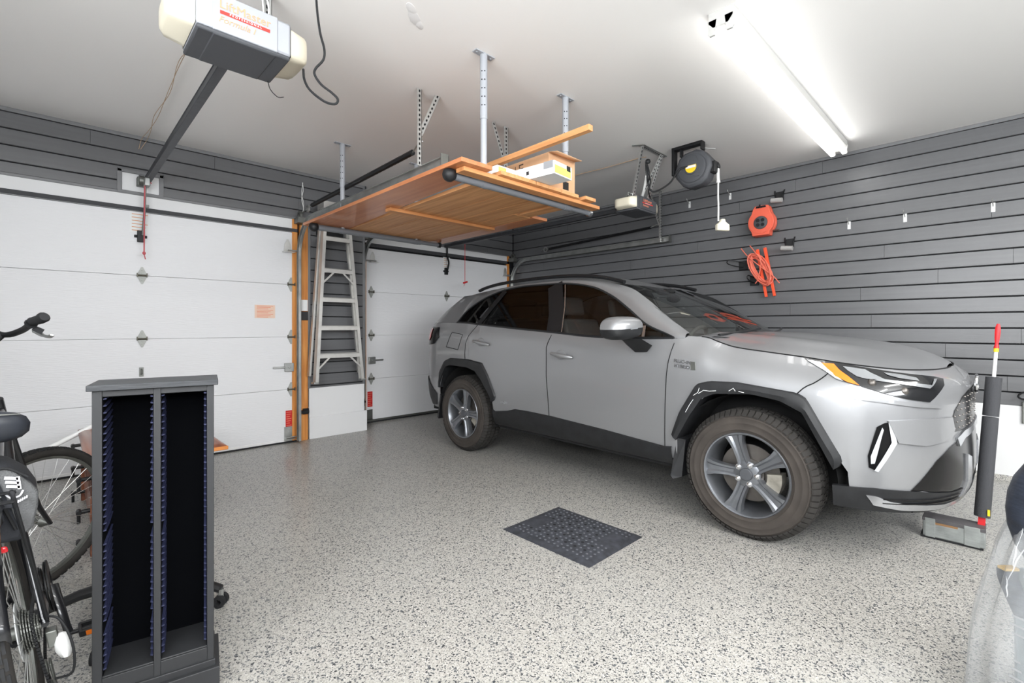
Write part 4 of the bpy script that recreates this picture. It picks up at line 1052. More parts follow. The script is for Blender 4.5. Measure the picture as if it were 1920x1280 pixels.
# cords on the ceiling
b = MB(); b.tube(smooth_path([(-4.594, -3.006, 2.895), (-4.591, -3.009, 2.747), (-4.592, -3.050, 2.602), (-4.586, -3.084, 2.510), (-4.589, -3.080, 2.461), (-4.614, -3.056, 2.421), (-4.618, -3.053, 2.392), (-4.596, -3.073, 2.347), (-4.561, -3.108, 2.308), (-4.541, -3.127, 2.278), (-4.550, -3.118, 2.256), (-4.586, -3.084, 2.268), (-4.624, -3.019, 2.328), (-4.633, -2.969, 2.393), (-4.620, -2.92, 2.467)], 6), .0055, 8)
tag(b.build('power_cord', 'black_rubber'), 'black power cord looping down from the ceiling beside the silver opener', 'cord')
b = MB()
for q in (0, .012):
    b.tube(smooth_path([(-4.93+q, -2.70, 2.60), (-4.935+q*2, -2.2, 2.78), (-4.92-q, -1.75, 2.86), (-4.91+q, -1.2, 2.87), (-4.90-q*2, -.7, 2.865), (-4.91+q, -.3, 2.875), (-4.935+q*3, -.06, 2.86), (-4.95+q, -.02, 2.78)]), .0022, 5)
tag(b.build('twisted_wire', 'tan_wire'), 'thin tan twisted wire running along the ceiling above the left opener rail', 'wire')
b = MB(); b.tube(smooth_path([(-1.33, -2.85, 2.885), (-1.335, -2.75, 2.89), (-1.35, -2.4, 2.885), (-1.37, -2.0, 2.89), (-1.38, -1.0, 2.89), (-1.38, .3, 2.88)]), .004, 5)
tag(b.build('twisted_wire', 'tan_wire'), 'thin tan wire crossing the ceiling behind the cardboard box to the dark opener', 'wire')
b = MB()
for x, y, r in ((-4.13, -3.10, .035), (-4.08, -3.05, .045), (-4.03, -3.02, .03)): b.ball((x, y, H), (r*1.6, r*.7, .004), 10, rot=Matrix.Rotation(.7, 3, 'Z'))
tag(b.build('plaster_patch', 'white_paint'), 'small rough plaster patch on the ceiling beside the loose black cord', 'plaster patch')

# ---------------------------------------------------------------- hanging rack with planks and boxes
rk = thing('storage_rack', 'grey steel post rack hanging from the ceiling under the wooden platform', 'storage rack', (-3.2, -2.06, H))
for x in (-3.585, -2.80):
    for y in (-3.05, -1.07):
        b = MB(); b.tube([(x, y, 2.10), (x, y, 2.52)], .020, 14); b.tube([(x, y, 2.50), (x, y, 2.897)], .0235, 14)
        for k in range(5):
            for a in (-2.0, -2.75): b.lathe([(.0042, 0), (.0042, .0008)], (x+.0234*math.cos(a), y+.0234*math.sin(a), 2.58+.052*k), (math.cos(a), math.sin(a), 0), 8, 1)
        p = b.build('post', ['grey_enamel', 'dark_gap'], rk)
        b = MB(); b.box((x-.075, y-.022, H-.006), (x+.075, y+.022, H)); 
        for q in (-.055, .055): b.lathe([(.006, 0), (.006, .004)], (x+q, y, H-.006), (0, 0, -1), 8)
        b.build('ceiling_plate', 'grey_enamel', p, bevel=.001)
for y in (-3.05, -1.07):
    b = MB(); b.tube([(-3.81, y, 2.103), (-2.75, y, 2.103)], .0255, 14); b.tube([(-2.76, y, 2.103), (-2.52, y, 2.103)], .0205, 14)
    for x in (-3.585, -2.80): b.lathe([(.028, -.02), (.028, .02)], (x, y, 2.103), (1, 0, 0), 16)
    t = b.build('cross_tube', 'tube_grey', rk)
    b = MB(); b.ball((-3.845, y, 2.103), .042, 16); b.build('end_cap', 'black_plastic', t)
    b = MB(); b.tube([(-2.53, y, 2.103), (-2.50, y, 2.103)], .027, 12); b.build('end_cap', 'chrome' if y < -2 else 'black_plastic', t)
PZ = 2.131
def plank(label, x0, x1, y0, y1, m, th=.024, z=PZ, taper=0., taper0=0.):
    b = MB(); b.add([(x0, y0, z), (x1, y0, z), (x1+taper, y1, z), (x0+taper0, y1, z), (x0, y0, z+th), (x1, y0, z+th), (x1+taper, y1, z+th), (x0+taper0, y1, z+th)], [(3, 2, 1, 0), (4, 5, 6, 7), (0, 1, 5, 4), (1, 2, 6, 5), (2, 3, 7, 6), (3, 0, 4, 7)])
    o = b.build('shelf_plank', m, None, .0015); return tag(o, label, 'plank', 'planks laid on the hanging rack')
plank('wide reddish plywood sheet along the left edge of the hanging rack', -3.885, -3.66, -3.215, -.93, 'plywood', taper=.14)
plank('pine plank on the rack right beside the wide plywood sheet', -3.575, -3.274, -3.20, -.96, 'plank', taper0=.065)
plank('pine plank in the middle of the rack with the white carton over its end', -3.266, -3.024, -3.20, -.96, 'plank')
plank('pine plank on the rack under the brown cardboard box', -3.016, -2.828, -3.195, -.96, 'plank')
plank('short pine board sticking out furthest at the right corner of the rack', -2.775, -2.655, -3.215, -2.55, 'plank')
plank('pine plank in the far part of the rack between cardboard box and right edge board', -2.82, -2.63, -2.53, -.97, 'plank')
plank('narrow reddish plywood board along the right edge of the hanging rack', -2.622, -2.44, -2.55, -.95, 'plywood')
def batten(label, x0, x1, y, w):
    o = MB().box((x0, y-w/2, PZ-.026), (x1, y+w/2, PZ-.001)).build('cross_batten', 'batten', None, .002); return tag(o, label, 'batten', 'battens under the rack planks')
batten('wooden batten under the planks right beside the front grey tube', -3.83, -2.54, -3.13, .075)
batten('wooden batten across the middle of the planks, seen from below', -3.66, -2.60, -2.02, .075)
o = MB().beam((-3.315, -3.66, 2.345), (-3.335, -1.9, 2.325), .038, .034).build('wood_strip', 'strip_wood', None, .002); tag(o, 'long square pine strip poking out over the boxes on the rack', 'wood strip')
# cardboard box
t = thing('cardboard_box', 'brown open cardboard box standing behind the white carton on the rack', 'box', (-2.98, -2.85, PZ+.024))
zb, zt = PZ+.025, 2.395; b = MB()
b.box((-3.108, -3.16, zb), (-3.104, -2.62, zt)); b.box((-2.834, -3.16, zb), (-2.83, -2.62, zt)); b.box((-3.104, -3.16, zb), (-2.834, -3.156, zt)); b.box((-3.104, -2.624, zb), (-2.834, -2.62, zt)); b.box((-3.104, -3.156, zb), (-2.834, -2.624, zb+.004))
b.build('carton', 'cardboard', t)
b = MB(); b.add([(-3.108, -3.16, zt), (-2.83, -3.16, zt), (-2.85, -3.24, zt-.02), (-3.10, -3.23, zt-.012)], [(0, 1, 2, 3)]); b.add([(-2.83, -3.15, zt), (-2.83, -2.63, zt), (-2.74, -2.66, zt+.035), (-2.75, -3.10, zt+.03)], [(0, 1, 2, 3)]); b.build('flap', 'cardboard', t, solid=.004)
text('printing', 'LUI', .058, (-3.1092, -2.90, 2.335), (0, 0, -1), (0, -1, 0), 'ink', t, .0004, bold=.001)
b = MB(); b.box((-3.1093, -2.845, 2.28), (-3.1078, -2.841, 2.37)); b.box((-2.96, -3.1615, zb+.02), (-2.90, -3.160, zb+.075)); b.build('print_mark', 'ink', t)
# white cartons
t = thing('carton', 'long white carton with green label and grey tape jutting out over the rack edge', 'box', (-3.2, -3.1, PZ+.03), 'white cartons on the rack')
Q = Matrix.Rotation(math.radians(6), 3, 'Z')
def q(p): v = Vector(p)-Vector((-3.23, -3.08, 0)); return Vector((-3.23, -3.08, 0))+Q@v
b = MB().box((-3.335, -3.37, PZ+.027), (-3.140, -2.80, PZ+.107)).xf(q); b.build('carton_body', 'carton_white', t, .002)
b = MB().box((-3.330, -3.3716, PZ+.034), (-3.155, -3.3700, PZ+.082)).xf(q); b.build('green_label', 'carton_green', t)
b = MB().box((-3.20, -3.3725, PZ+.072), (-3.16, -3.370, PZ+.105)).xf(q); b.box((-3.3366, -3.175, PZ+.055), (-3.3350, -3.155, PZ+.078)); b.v[8:] = [tuple(q(Vector(p))) for p in b.v[8:]]; b.build('print_mark', 'ink', t)
b = MB().box((-3.3368, -3.36, PZ+.065), (-3.335, -3.29, PZ+.109)).box((-3.337, -3.36, PZ+.1065), (-3.27, -3.29, PZ+.109)).xf(q); b.build('tape', 'grey_tape', t)
t = thing('carton', 'small flat white carton with pale green print between white post and long carton', 'box', (-3.46, -3.0, PZ+.024), 'white cartons on the rack')
b = MB().box((-3.545, -3.13, PZ+.024), (-3.375, -2.85, PZ+.082)); b.build('carton_body', 'carton_white', t, .002)
b = MB().box((-3.535, -3.1312, PZ+.045), (-3.47, -3.130, PZ+.074)); b.build('green_print', 'carton_green', t)
# ---------------------------------------------------------------- ladder on the pier
ld = thing('step_ladder', 'folded aluminium step ladder hanging on the dark pier between the two garage doors', 'ladder', (-3.23, -.18, .62))
def lx(side, z): return (-3.490+(z-.63)*.052) if side < 0 else (-2.955-(z-.63)*.092)
for sd in (-1, 1):
    b = MB(); a, c = (lx(sd, .63), -.195, .63), (lx(sd, 2.56), -.195, 2.56)
    b.beam(a, c, .016, .070, (0, 1, 0)); b.beam((a[0]-sd*.010, -.228, .63), (c[0]-sd*.010, -.228, 2.56), .030, .006, (0, 1, 0)); b.beam((a[0]-sd*.010, -.162, .63), (c[0]-sd*.010, -.162, 2.56), .030, .006, (0, 1, 0))
    b.build('side_rail', 'aluminium', ld)
    b = MB(); xx = sd*.018; a2, c2 = (lx(sd, .70)+xx*1.2, -.085, .70), (lx(sd, 2.5)+xx*.2, -.125, 2.5)
    b.beam(a2, c2, .022, .050, (0, 1, 0)); b.build('rear_leg', 'aluminium', ld)
    b = MB(); b.box((lx(sd, .63)-.026, -.235, .622), (lx(sd, .63)+.026, -.155, .642)); b.build('foot', 'steel', ld, bevel=.003)
for z in (.94, 1.24, 1.545, 1.86, 2.205):
    x0, x1 = lx(-1, z)+.008, lx(1, z)-.008; b = MB()
    b.box((x0, -.228, z-.048), (x1, -.222, z)); b.box((x0, -.228, z-.004), (x1, -.150, z)); b.box((x0, -.156, z-.03), (x1, -.150, z))
    for k in range(5): b.box((x0+.004, -.218+.013*k, z), (x1-.004, -.212+.013*k, z+.003))
    b.build('step', 'aluminium', ld)
    if z in (.94, 1.86):
        for sd in (-1, 1):
            b = MB(); b.beam((lx(sd, z-.17)-sd*.008, -.225, z-.17), (lx(sd, z)-sd*.14, -.225, z-.03), .018, .004, (0, 1, 0)); b.build('brace', 'aluminium', ld)
b = MB(); b.box((lx(-1, 2.5)-.02, -.235, 2.50), (lx(1, 2.5)+.02, -.06, 2.58)); b.build('top_cap', 'aluminium', ld, bevel=.006)
b = MB(); b.beam((-3.05, -.11, 1.90), (-3.12, -.13, 2.40), .010, .028, (0, 1, 0)); b.beam((-3.08, -.10, 1.95), (-3.13, -.12, 2.42), .010, .02, (0, 1, 0)); b.build('spreader', 'aluminium', ld)
b = MB()
for x in (-3.36, -3.13): b.tube([(x, .02, 2.30), (x, -.13, 2.29), (x, -.145, 2.33)], .011, 8)
b.box((-3.40, -.002, 2.24), (-3.09, .02, 2.36)); tag(b.build('ladder_hook', 'black_metal', None), 'dark double hook on the pier that carries the aluminium ladder', 'hook')

# ---------------------------------------------------------------- things on the board wall
XW = -.02
def clip_hook(y, z, label):
    o = thing('clip_hook', label, 'hook', (XW, y, z), 'small pale clip hooks')
    b = MB(); b.box((XW-.004, y-.013, z-.045), (XW, y+.013, z+.03)); b.build('back_plate', 'white_plastic', o, bevel=.002)
    b = MB(); b.tube(smooth_path([(XW-.003, y, z+.0), (XW-.02, y, z+.012), (XW-.055, y+.004, z+.035), (XW-.065, y+.004, z+.055)]), .0035, 6); b.build('prong', 'steel_bright', o)
clip_hook(-2.668, 2.695, 'small pale clip hook on the board wall next to the hanging white cord')
clip_hook(-3.141, 2.702, 'small pale clip hook on the board wall between white cord and upper foam hook')
clip_hook(-4.249, 2.204, 'small pale clip hook on the board wall first to the right of the orange reel')
clip_hook(-4.664, 2.206, 'small pale clip hook in the middle of the row of three on the board wall')
clip_hook(-5.216, 2.200, 'small pale clip hook at the right end of the row on the board wall')
def foam_hook(y, z, label):
    o = thing('padded_hook', label, 'hook', (XW, y, z), 'foam padded tool hooks')
    b = MB(); b.box((XW-.010, y-.038, z+.0), (XW, y+.038, z+.09)); b.build('back_plate', 'black_plastic', o, bevel=.003)
    b = MB()
    for s in (-1, 1): b.tube(smooth_path([(XW-.008, y+s*.046, z+.105), (XW-.03, y+s*.040, z+.06), (XW-.05, y+s*.03, z+.0), (XW-.12, y+s*.03, z-.012)]), .006, 6)
    b.build('wire_arm', 'black_metal', o)
    b = MB(); b.tube([(XW-.11, y-.052, z-.025), (XW-.11, y+.052, z-.012)], .024, 14); b.build('foam_sleeve', 'foam_pale', o)
foam_hook(-3.650, 2.550, 'black tool hook with grey foam roll above the orange reel')
foam_hook(-3.745, 2.045, 'black tool hook with grey foam roll below the orange reel, right of the cord winder')
# orange cord reel
ry, rz = -3.505, 2.325; rx = XW-.10
o = thing('cord_reel', 'round orange extension cord reel with black centre on the board wall', 'cord reel', (rx, ry, rz))
def Wall(a, c, d=0): return Vector((rx-d, ry-a, rz+c))          # a to the right as seen, c up, d out of the wall
outl = [(.130*math.cos(t), .130*math.sin(t)*1.05) for t in arr(math.radians(-48), math.radians(42), 10)]+[(.078, .155), (.066, .178), (-.058, .178), (-.078, .150)]+[(.130*math.cos(t), .130*math.sin(t)*1.05) for t in arr(math.radians(138), math.radians(222), 10)]+[(-.085, -.140), (.082, -.140)]
b = MB(); n = len(outl)
for d0, d1 in ((.0, .035), (-.065, -.03)):
    b.add([Wall(a, c, d0) for a, c in outl]+[Wall(a*.97, c*.97, d1) for a, c in outl], [tuple(range(n)), tuple(range(2*n-1, n-1, -1))]+[(i, (i+1) % n, (i+1) % n+n, i+n) for i in range(n)])
b.build('reel_body', 'coral_plastic', o, bevel=.004)
b = MB(); b.lathe([(.112, .034), (.112, .040), (.070, .042), (.066, .036)], Wall(0, -.005), (-1, 0, 0), 40); b.build('reel_disc', 'coral_plastic', o)
b = MB(); b.lathe([(.066, .036), (.066, .046), (.058, .050), (0, .050)], Wall(0, -.005), (-1, 0, 0), 32); p = b.build('hub', 'charcoal_case', o)
for k in range(4):
    a = math.pi/4+k*math.pi/2; b = MB(); b.lathe([(.018, .050), (.018, .054), (.014, .054), (.014, .051), (0, .051)], Wall(.033*math.cos(a), -.005+.033*math.sin(a)), (-1, 0, 0), 16); b.build('socket', 'black_plastic', p)
b = MB()
for k in range(9):
    a = 2*math.pi*k/9+.3; c = Wall(.089*math.cos(a), -.005+.089*math.sin(a), .0405); t = Vector((0, math.sin(a), math.cos(a)))*1; u = Vector((0, -math.cos(a), math.sin(a)))
    b.add([c+t*x+u*y for x, y in ((-.014, -.008), (.014, -.008), (.014, .008), (-.014, .008))], [(0, 1, 2, 3)])
b.add([Wall(a, c, .0362) for a, c in ((-.05, .150), (.052, .150), (.048, .170), (-.044, .170))], [(0, 1, 2, 3)]); b.build('slot', 'dark_gap', o)
b = MB(); b.tube([Wall(.11, -.10, .0), Wall(.15, -.105, .02), Wall(.175, -.105, .03)], .010, 8); b.build('plug', 'steel_dark', o)
b = MB(); b.lathe([(.098, -.03), (.098, .0)], Wall(0, -.005), (-1, 0, 0), 32); b.build('cord_drum', 'coral_cord', o)
b = MB(); b.tube([(XW, ry, rz+.16), (XW-.16, ry, rz+.155), (XW-.165, ry, rz+.18)], .008, 8); tag(b.build('wall_peg', 'black_metal'), 'black peg that carries the round orange reel', 'hook')
# cord winder with orange cord
o = thing('cord_winder', 'orange H shaped winder wrapped with coral extension cord on the board wall', 'cord winder', (-.06, -3.50, 1.82))
def Wd(a, c, d=0): return Vector((-.075-d, -3.49-a, 1.83+c))
b = MB()
for a0, c0, a1, c1 in ((-.045, .225, .045, -.285), (.030, .235, .125, -.280)): b.beam(Wd(a0, c0), Wd(a1, c1), .030, .022, (1, 0, 0), w2=.026)
for f in (.30, .72): b.beam(Wd(-.045+.09*f, .225-.51*f), Wd(.030+.095*f, .235-.515*f), .024, .020, (1, 0, 0))
b.build('frame', 'orange_plastic', o, bevel=.003)
rng = random.Random(3)
for k in range(14):
    ca, cc = -.015+rng.uniform(-.02, .02), .01+rng.uniform(-.015, .015); L, Wd_ = rng.uniform(.15, .19), rng.uniform(.045, .085); ang = math.radians(116+rng.uniform(-9, 9)); dd = .020+.004*k*rng.uniform(.4, 1.1)
    pts = []
    for i in range(28):
        t = 2*math.pi*i/28; x, y = L*math.cos(t), Wd_*math.sin(t); pts.append(Wd(ca+x*math.cos(ang)-y*math.sin(ang), cc+x*math.sin(ang)+y*math.cos(ang), dd*(.6+.4*math.sin(t*2+k))))
    b = MB(); b.tube(pts, .0058, 6, closed=True); b.build('cord_loop', 'coral_cord', o)
b = MB(); b.tube(smooth_path([Wd(-.20, .25, .03), Wd(-.12, .15, .05), Wd(.02, .02, .06), Wd(.12, -.07, .05), Wd(.18, -.15, .03)]), .0055, 6); b.tube(smooth_path([Wd(-.11, .27, .03), Wd(-.05, .19, .05), Wd(.01, .08, .06), Wd(-.02, -.09, .05), Wd(-.05, -.14, .04)]), .0055, 6); b.build('cord_tail', 'coral_cord', o)
def loop_bracket(y, z, label, s):
    o = thing('loop_bracket', label, 'bracket', (XW, y, z), 'black loop brackets')
    b = MB(); b.box((XW-.012, y-.045, z-.05), (XW, y+.045, z+.05)); b.build('back_plate', 'black_plastic', o, bevel=.004)
    b = MB(); b.tube(smooth_path([(XW-.01, y-.02, z+.03), (XW-.05, y+.05*s, z+.045), (XW-.11, y+.12*s, z+.055), (XW-.12, y+.125*s, z+.02), (XW-.06, y+.06*s, z-.01), (XW-.01, y, z-.02)]), .006, 6); b.build('wire_loop', 'black_metal', o)
loop_bracket(-3.285, 1.905, 'black loop bracket on the board wall at the upper left of the orange cord winder', 1)
loop_bracket(-3.40, 1.725, 'black loop bracket on the board wall at the lower left of the orange cord winder', .25)
o = thing('loop_bracket', 'black loop bracket low on the wall behind the foam wrapped pole, cut by the frame', 'bracket', (XW, -5.42, .66), 'black loop brackets')
b = MB(); b.box((XW-.02, -5.46, .47), (XW, -5.375, .64)); b.build('back_plate', 'steel_dark', o, bevel=.004); b = MB(); b.tube(smooth_path([(XW-.01, -5.42, .72), (XW-.05, -5.38, .715), (XW-.06, -5.355, .69), (XW-.05, -5.37, .665), (XW-.01, -5.42, .66)]), .007, 6); b.build('wire_loop', 'black_metal', o)
# black retractable reel under the ceiling
o = thing('retractable_reel', 'black retractable cord reel with yellow label hanging from the ceiling', 'cord reel', (-1.25, -3.31, 2.67))
RC = Vector((-1.27, -3.31, 2.665))
def Rl(a, c, d=0): return RC+Vector((-d, -a, c))               # seen from the left: a toward the camera side
hexo = []
for k in range(6):
    a = math.radians(60*k+8)
    for f in (-7, 7): hexo.append((.172*math.cos(a+math.radians(f*1.6)), .172*math.sin(a+math.radians(f*1.6))))
b = MB(); n = len(hexo)
rows = [[Rl(x*f, y*f, d) for x, y in hexo] for f, d in ((.86, .055), (1.0, .035), (1.0, -.075), (.9, -.095))]
b.grid(rows, closed=True); b.add(rows[0], [tuple(range(n))]); b.add(rows[-1], [tuple(range(n))]); b.build('housing', 'charcoal_case', o, bevel=.006)
b = MB(); b.lathe([(.128, .054), (.128, .062), (.118, .066), (.062, .068), (.058, .074), (0, .075)], RC, (-1, 0, 0), 40)
b.build('face_disc', 'charcoal_case', o)
b = MB(); pts = [(.052*math.cos(t), .052*math.sin(t)) for t in arr(math.radians(-200), math.radians(20), 16)]; b.add([Rl(x, y+.006, .0762) for x, y in pts], [tuple(range(len(pts)))]); q = b.build('yellow_label', 'yellow_label', o)
b = MB(); b.add([Rl(x, y, .0768) for x, y in ((-.046, -.002), (.046, -.002), (.046, .020), (-.046, .020))], [(0, 1, 2, 3)]); b.build('label_stripe', 'carton_white', o)
b = MB()
for k in range(3):
    a0 = math.radians(120*k+40); b.tube([Rl(.075*math.cos(a0+t*.5)*(1+t*.45), .075*math.sin(a0+t*.5)*(1+t*.45), .066) for t in arr(0, 1.1, 8)], .004, 5)
b.build('rib', 'charcoal_case', o)
b = MB(); b.box((-1.32, -3.40, 2.872), (-1.25, -3.11, 2.90)); b.box((-1.32, -3.135, 2.64), (-1.25, -3.11, 2.88)); b.box((-1.32, -3.40, 2.82), (-1.25, -3.385, 2.88)); b.box((-1.31, -3.20, 2.80), (-1.26, -3.185, 2.87)); b.build('bracket', 'black_metal', o, bevel=.003)
b = MB(); b.tube([(-1.26, -3.385, 2.845), (-1.23, -3.43, 2.835), (-1.20, -3.47, 2.83)], .006, 6); b.build('bracket_pin', 'steel_bright', o)
b = MB(); b.box((-1.29, -3.505, 2.60), (-1.20, -3.455, 2.70)); b.tube([(-1.22, -3.455, 2.655), (-1.22, -3.515, 2.665)], .026, 12); b.build('cord_guide', 'black_plastic', o, bevel=.006)
b = MB(); b.tube([(-1.22, -3.50, 2.65), (-1.222, -3.505, 2.52)], .013, 10); b.tube([(-1.222, -3.505, 2.53), (-1.222, -3.505, 2.51)], .017, 10); b.tube(smooth_path([(-1.222, -3.505, 2.52), (-1.225, -3.505, 2.40), (-1.218, -3.505, 2.30), (-1.222, -3.505, 2.17)]), .0075, 8); b.build('cord', 'white_cord', o)
b = MB(); b.prism([(-.018, .07), (.018, .07), (.022, .045), (.062, .02), (.062, -.035), (-.062, -.035), (-.062, .02), (-.022, .045)], (-1.20, -3.52, 2.115), Vector((.85, -.52, 0)), (0, 0, 1), .04); b.build('outlet_block', 'cream_plastic', o, bevel=.008)
b = MB(); b.tube(smooth_path([Rl(-.03, .02, .07), Rl(-.10, .0, .10), (-1.40, -3.13, 2.55), (-1.45, -3.0, 2.49), (-1.50, -2.97, 2.56), (-1.50, -2.96, 2.72)]), .008, 8); b.build('power_cord', 'black_rubber', o)
# ---------------------------------------------------------------- on the floor
# rubber mat
mo = thing('floor_mat', 'black studded rubber mat lying on the speckled floor in front of the car', 'mat', (-3.275, -3.49, 0))
b = MB(); x0, x1, y0, y1 = -3.535, -3.018, -3.812, -3.168
b.add([(x0, y0, .001), (x1, y0, .001), (x1, y1, .001), (x0, y1, .001), (x0+.035, y0+.035, .011), (x1-.035, y0+.035, .011), (x1-.035, y1-.035, .011), (x0+.035, y1-.035, .011)], [(4, 5, 6, 7), (0, 1, 5, 4), (1, 2, 6, 5), (2, 3, 7, 6), (3, 0, 4, 7)])
b.build('mat_sheet', 'mat_rubber', mo)
s1, s2, s3 = MB(), MB(), MB(); rng = random.Random(5)
for i in range(13):
    for j in range(17):
        x = x0+.055+i*(x1-x0-.11)/12+(.009 if j % 2 else 0); y = y0+.055+j*(y1-y0-.11)/16
        if (abs(i-8) < 2.5 and abs(j-1) < 1.5) or (abs(i-5) < 2.5 and abs(j-15) < 1.5): continue
        (s3 if (i % 2 == 0 and j % 2 == 0 and 1 < i < 12 and 1 < j < 15) else s1).lathe([(.0075, .0105), (.006, .0135), (0, .014)] if not (i % 2 == 0 and j % 2 == 0 and 1 < i < 12 and 1 < j < 15) else [(.0095, .0112), (.0095, .0116), (0, .0117)], (x, y, 0), (0, 0, 1), 8)
for o, n, m in ((s1, 'stud', 'mat_stud'), (s3, 'drain_hole', 'dark_gap')):
    k = o.build(n, m, mo); k['kind'] = 'stuff'
# parking stop with foam pole
po = thing('parking_stop', 'grey taped block with a leaning foam wrapped pole at the car nose', 'parking stop', (-1.78, -5.06, 0))
b = MB(); b.box((-1.842, -5.205, .012), (-1.722, -4.945, .118)); b.build('block', 'duct_tape', po, bevel=.006)
b = MB(); b.box((-1.836, -5.197, 0), (-1.728, -4.935, .014)); b.build('base_pad', 'black_rubber', po)
b = MB(); b.box((-1.8425, -5.095, .088), (-1.8405, -5.0, .100)); b.build('bare_wood_strip', 'bare_wood', po)
b = MB(); b.box((-1.8445, -5.00, .011), (-1.720, -4.955, .1195)); b.box((-1.8445, -5.185, .011), (-1.720, -5.12, .1195)); b.box((-1.8436, -5.2065, .10), (-1.7206, -4.943, .1205), 1); b.build('tape_band', ['duct_tape', 'tape_dark'], po, bevel=.002)
A = Vector((-1.757, -5.186, .10)); Bt = Vector((-1.680, -5.253, 1.241)); ax = (Bt-A)
def al(f): return A+ax*f
b = MB(); b.beam(al(0), al(.10), .030, .030, (0, 1, 0)); b.build('post_foot', 'red_plastic', po)
b = MB(); b.lathe([(.034, .065), (.034, .615), (.033, .622), (.012, .622)], A, ax, 24); b.lathe([(.034, .628), (.034, .845), (.010, .848)], A, ax, 24); b.build('foam_sleeve', 'foam', po)
b = MB(); b.tube([al(.70), al(.875)], .008, 8); b.build('white_rod', 'white_plastic', po)
b = MB(); b.tube([al(.862), al(.885)], .011, 10); b.build('yellow_band', 'yellow_label', po)
b = MB(); b.tube([al(.880), al(.90)], [.0125, .008], 10); b.tube([al(.895), al(.93), al(.96), al(.985), al(1.0)], [.007, .011, .0125, .011, .006], 10, flat=.6); b.build('red_handle', 'red_plastic', po)
b = MB(); q = A+ax*.082; b.box((q.x-.036, q.y-.030, q.z-.012), (q.x-.030, q.y-.020, q.z+.022)); b.build('staple_label', 'yellow_label', po)

# ---------------------------------------------------------------- media tower
tw = thing('media_tower', 'tall narrow black slotted media tower standing beside the bicycle', 'shelf tower', (-5.25, -3.30, 0))
TA = math.atan2(-.061, .306); TO = Vector((-5.406, -3.362, 0))
def tx(p): c, s = math.cos(TA), math.sin(TA); return Vector((TO.x+p.x*c-p.y*s, TO.y+p.x*s+p.y*c, p.z))
W, D, HT = .312, .175, 1.028
def tb(name, parts, m, parent=tw, bev=.002):
    b = MB()
    for lo, hi in parts: b.box(lo, hi)
    b.xf(tx); return b.build(name, m, parent, bev)
tb('top_board', [((-.012, -.012, HT), (W+.012, D+.012, HT+.018))], 'tower_top')
tb('side_panel', [((0, 0, .09), (.024, D, HT))], 'tower_black'); tb('side_panel', [((W-.020, 0, .09), (W, D, HT))], 'tower_black')
tb('centre_divider', [((.149, 0, .09), (.168, D-.01, HT))], 'tower_black')
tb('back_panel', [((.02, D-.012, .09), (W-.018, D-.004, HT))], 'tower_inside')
tb('top_rail', [((.022, .004, HT-.020), (W-.018, .02, HT))], 'tower_black'); tb('bottom_rail', [((.022, .002, .105), (W-.018, .02, .150)), ((.022, .004, .15), (W-.018, D-.01, .156))], 'tower_black')
tb('plinth', [((-.016, -.022, 0), (W+.016, D+.01, .088)), ((-.004, -.006, .086), (W+.004, D, .108))], 'tower_black')
for (xa, xb) in ((.024, .149), (.168, W-.020)):
    for sd in (0, 1):
        b = MB(); xw = xa if sd == 0 else xb; d = 1 if sd == 0 else -1
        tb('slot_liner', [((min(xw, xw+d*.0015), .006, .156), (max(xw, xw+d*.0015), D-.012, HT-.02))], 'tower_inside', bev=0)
        for k in range(40):
            z = .172+k*.0212
            if k in (6, 19): continue
            b.add([(xw, .008, z), (xw+d*.0085, .012, z+.001), (xw+d*.0085, D*.42, z+.003), (xw+d*.006, D-.016, z+.012), (xw, D-.016, z+.012), (xw, .008, z+.004), (xw+d*.0085, .012, z+.005), (xw+d*.0085, D*.42, z+.007), (xw+d*.006, D-.016, z+.015), (xw, D-.016, z+.015)], [(0, 1, 2, 3, 4), (9, 8, 7, 6, 5)]+[(i, (i+1) % 5, (i+1) % 5+5, i+5) for i in range(5)])
        b.xf(tx); k = b.build('slot_rack', 'tower_slot', tw, smooth=False)

# ---------------------------------------------------------------- low table behind the tower
tt = thing('games_table', 'low reddish wooden table with black handles along its side behind the tower', 'table', (-5.04, -1.3, 0))
b = MB(); a = .03; tx0, tx1, ty0, ty1, tz = -5.362, -4.712, -1.93, -.67, .468
b.add([(tx0, ty0, tz), (tx1, ty0, tz), (tx1, ty1, tz), (tx0, ty1, tz), (tx0, ty0, tz+.020), (tx1, ty0, tz+.020), (tx1, ty1, tz+.020), (tx0, ty1, tz+.020), (tx0+a, ty0+a, tz+.035), (tx1-a, ty0+a, tz+.035), (tx1-a, ty1-a, tz+.035), (tx0+a, ty1-a, tz+.035)],
      [(3, 2, 1, 0), (0, 1, 5, 4), (1, 2, 6, 5), (2, 3, 7, 6), (3, 0, 4, 7), (4, 5, 9, 8), (5, 6, 10, 9), (6, 7, 11, 10), (7, 4, 8, 11), (8, 9, 10, 11)]); b.build('table_top', 'table_wood', tt)
b = MB(); b.box((-4.95, ty0-.005, tz-.002), (tx1+.004, ty0+.010, tz+.021)); b.build('lit_front_edge', 'table_edge_lit', tt, bevel=.004)  # orange strip paints the light caught by this end of the table edge
b = MB(); b.box((tx0+.03, ty0+.03, .30), (-4.86, ty1-.03, tz)); b.build('apron', 'table_wood', tt)
for x in (tx0+.045, -4.89):
    for y in (ty0+.06, ty1-.06): MB().box((x-.03, y-.03, 0), (x+.03, y+.03, .31)).build('leg', 'table_wood', tt, bevel=.004)
b = MB(); b.box((tx0+.032, ty0+.08, .05), (tx0+.05, ty1-.08, .31)); b.build('side_board', 'table_wood', tt)
for k in range(10): MB().box((tx0+.018, ty0+.08+.108*k, .31), (tx0+.031, ty0+.125+.108*k, tz-.002)).build('slat', 'table_dark', tt, bevel=.003)
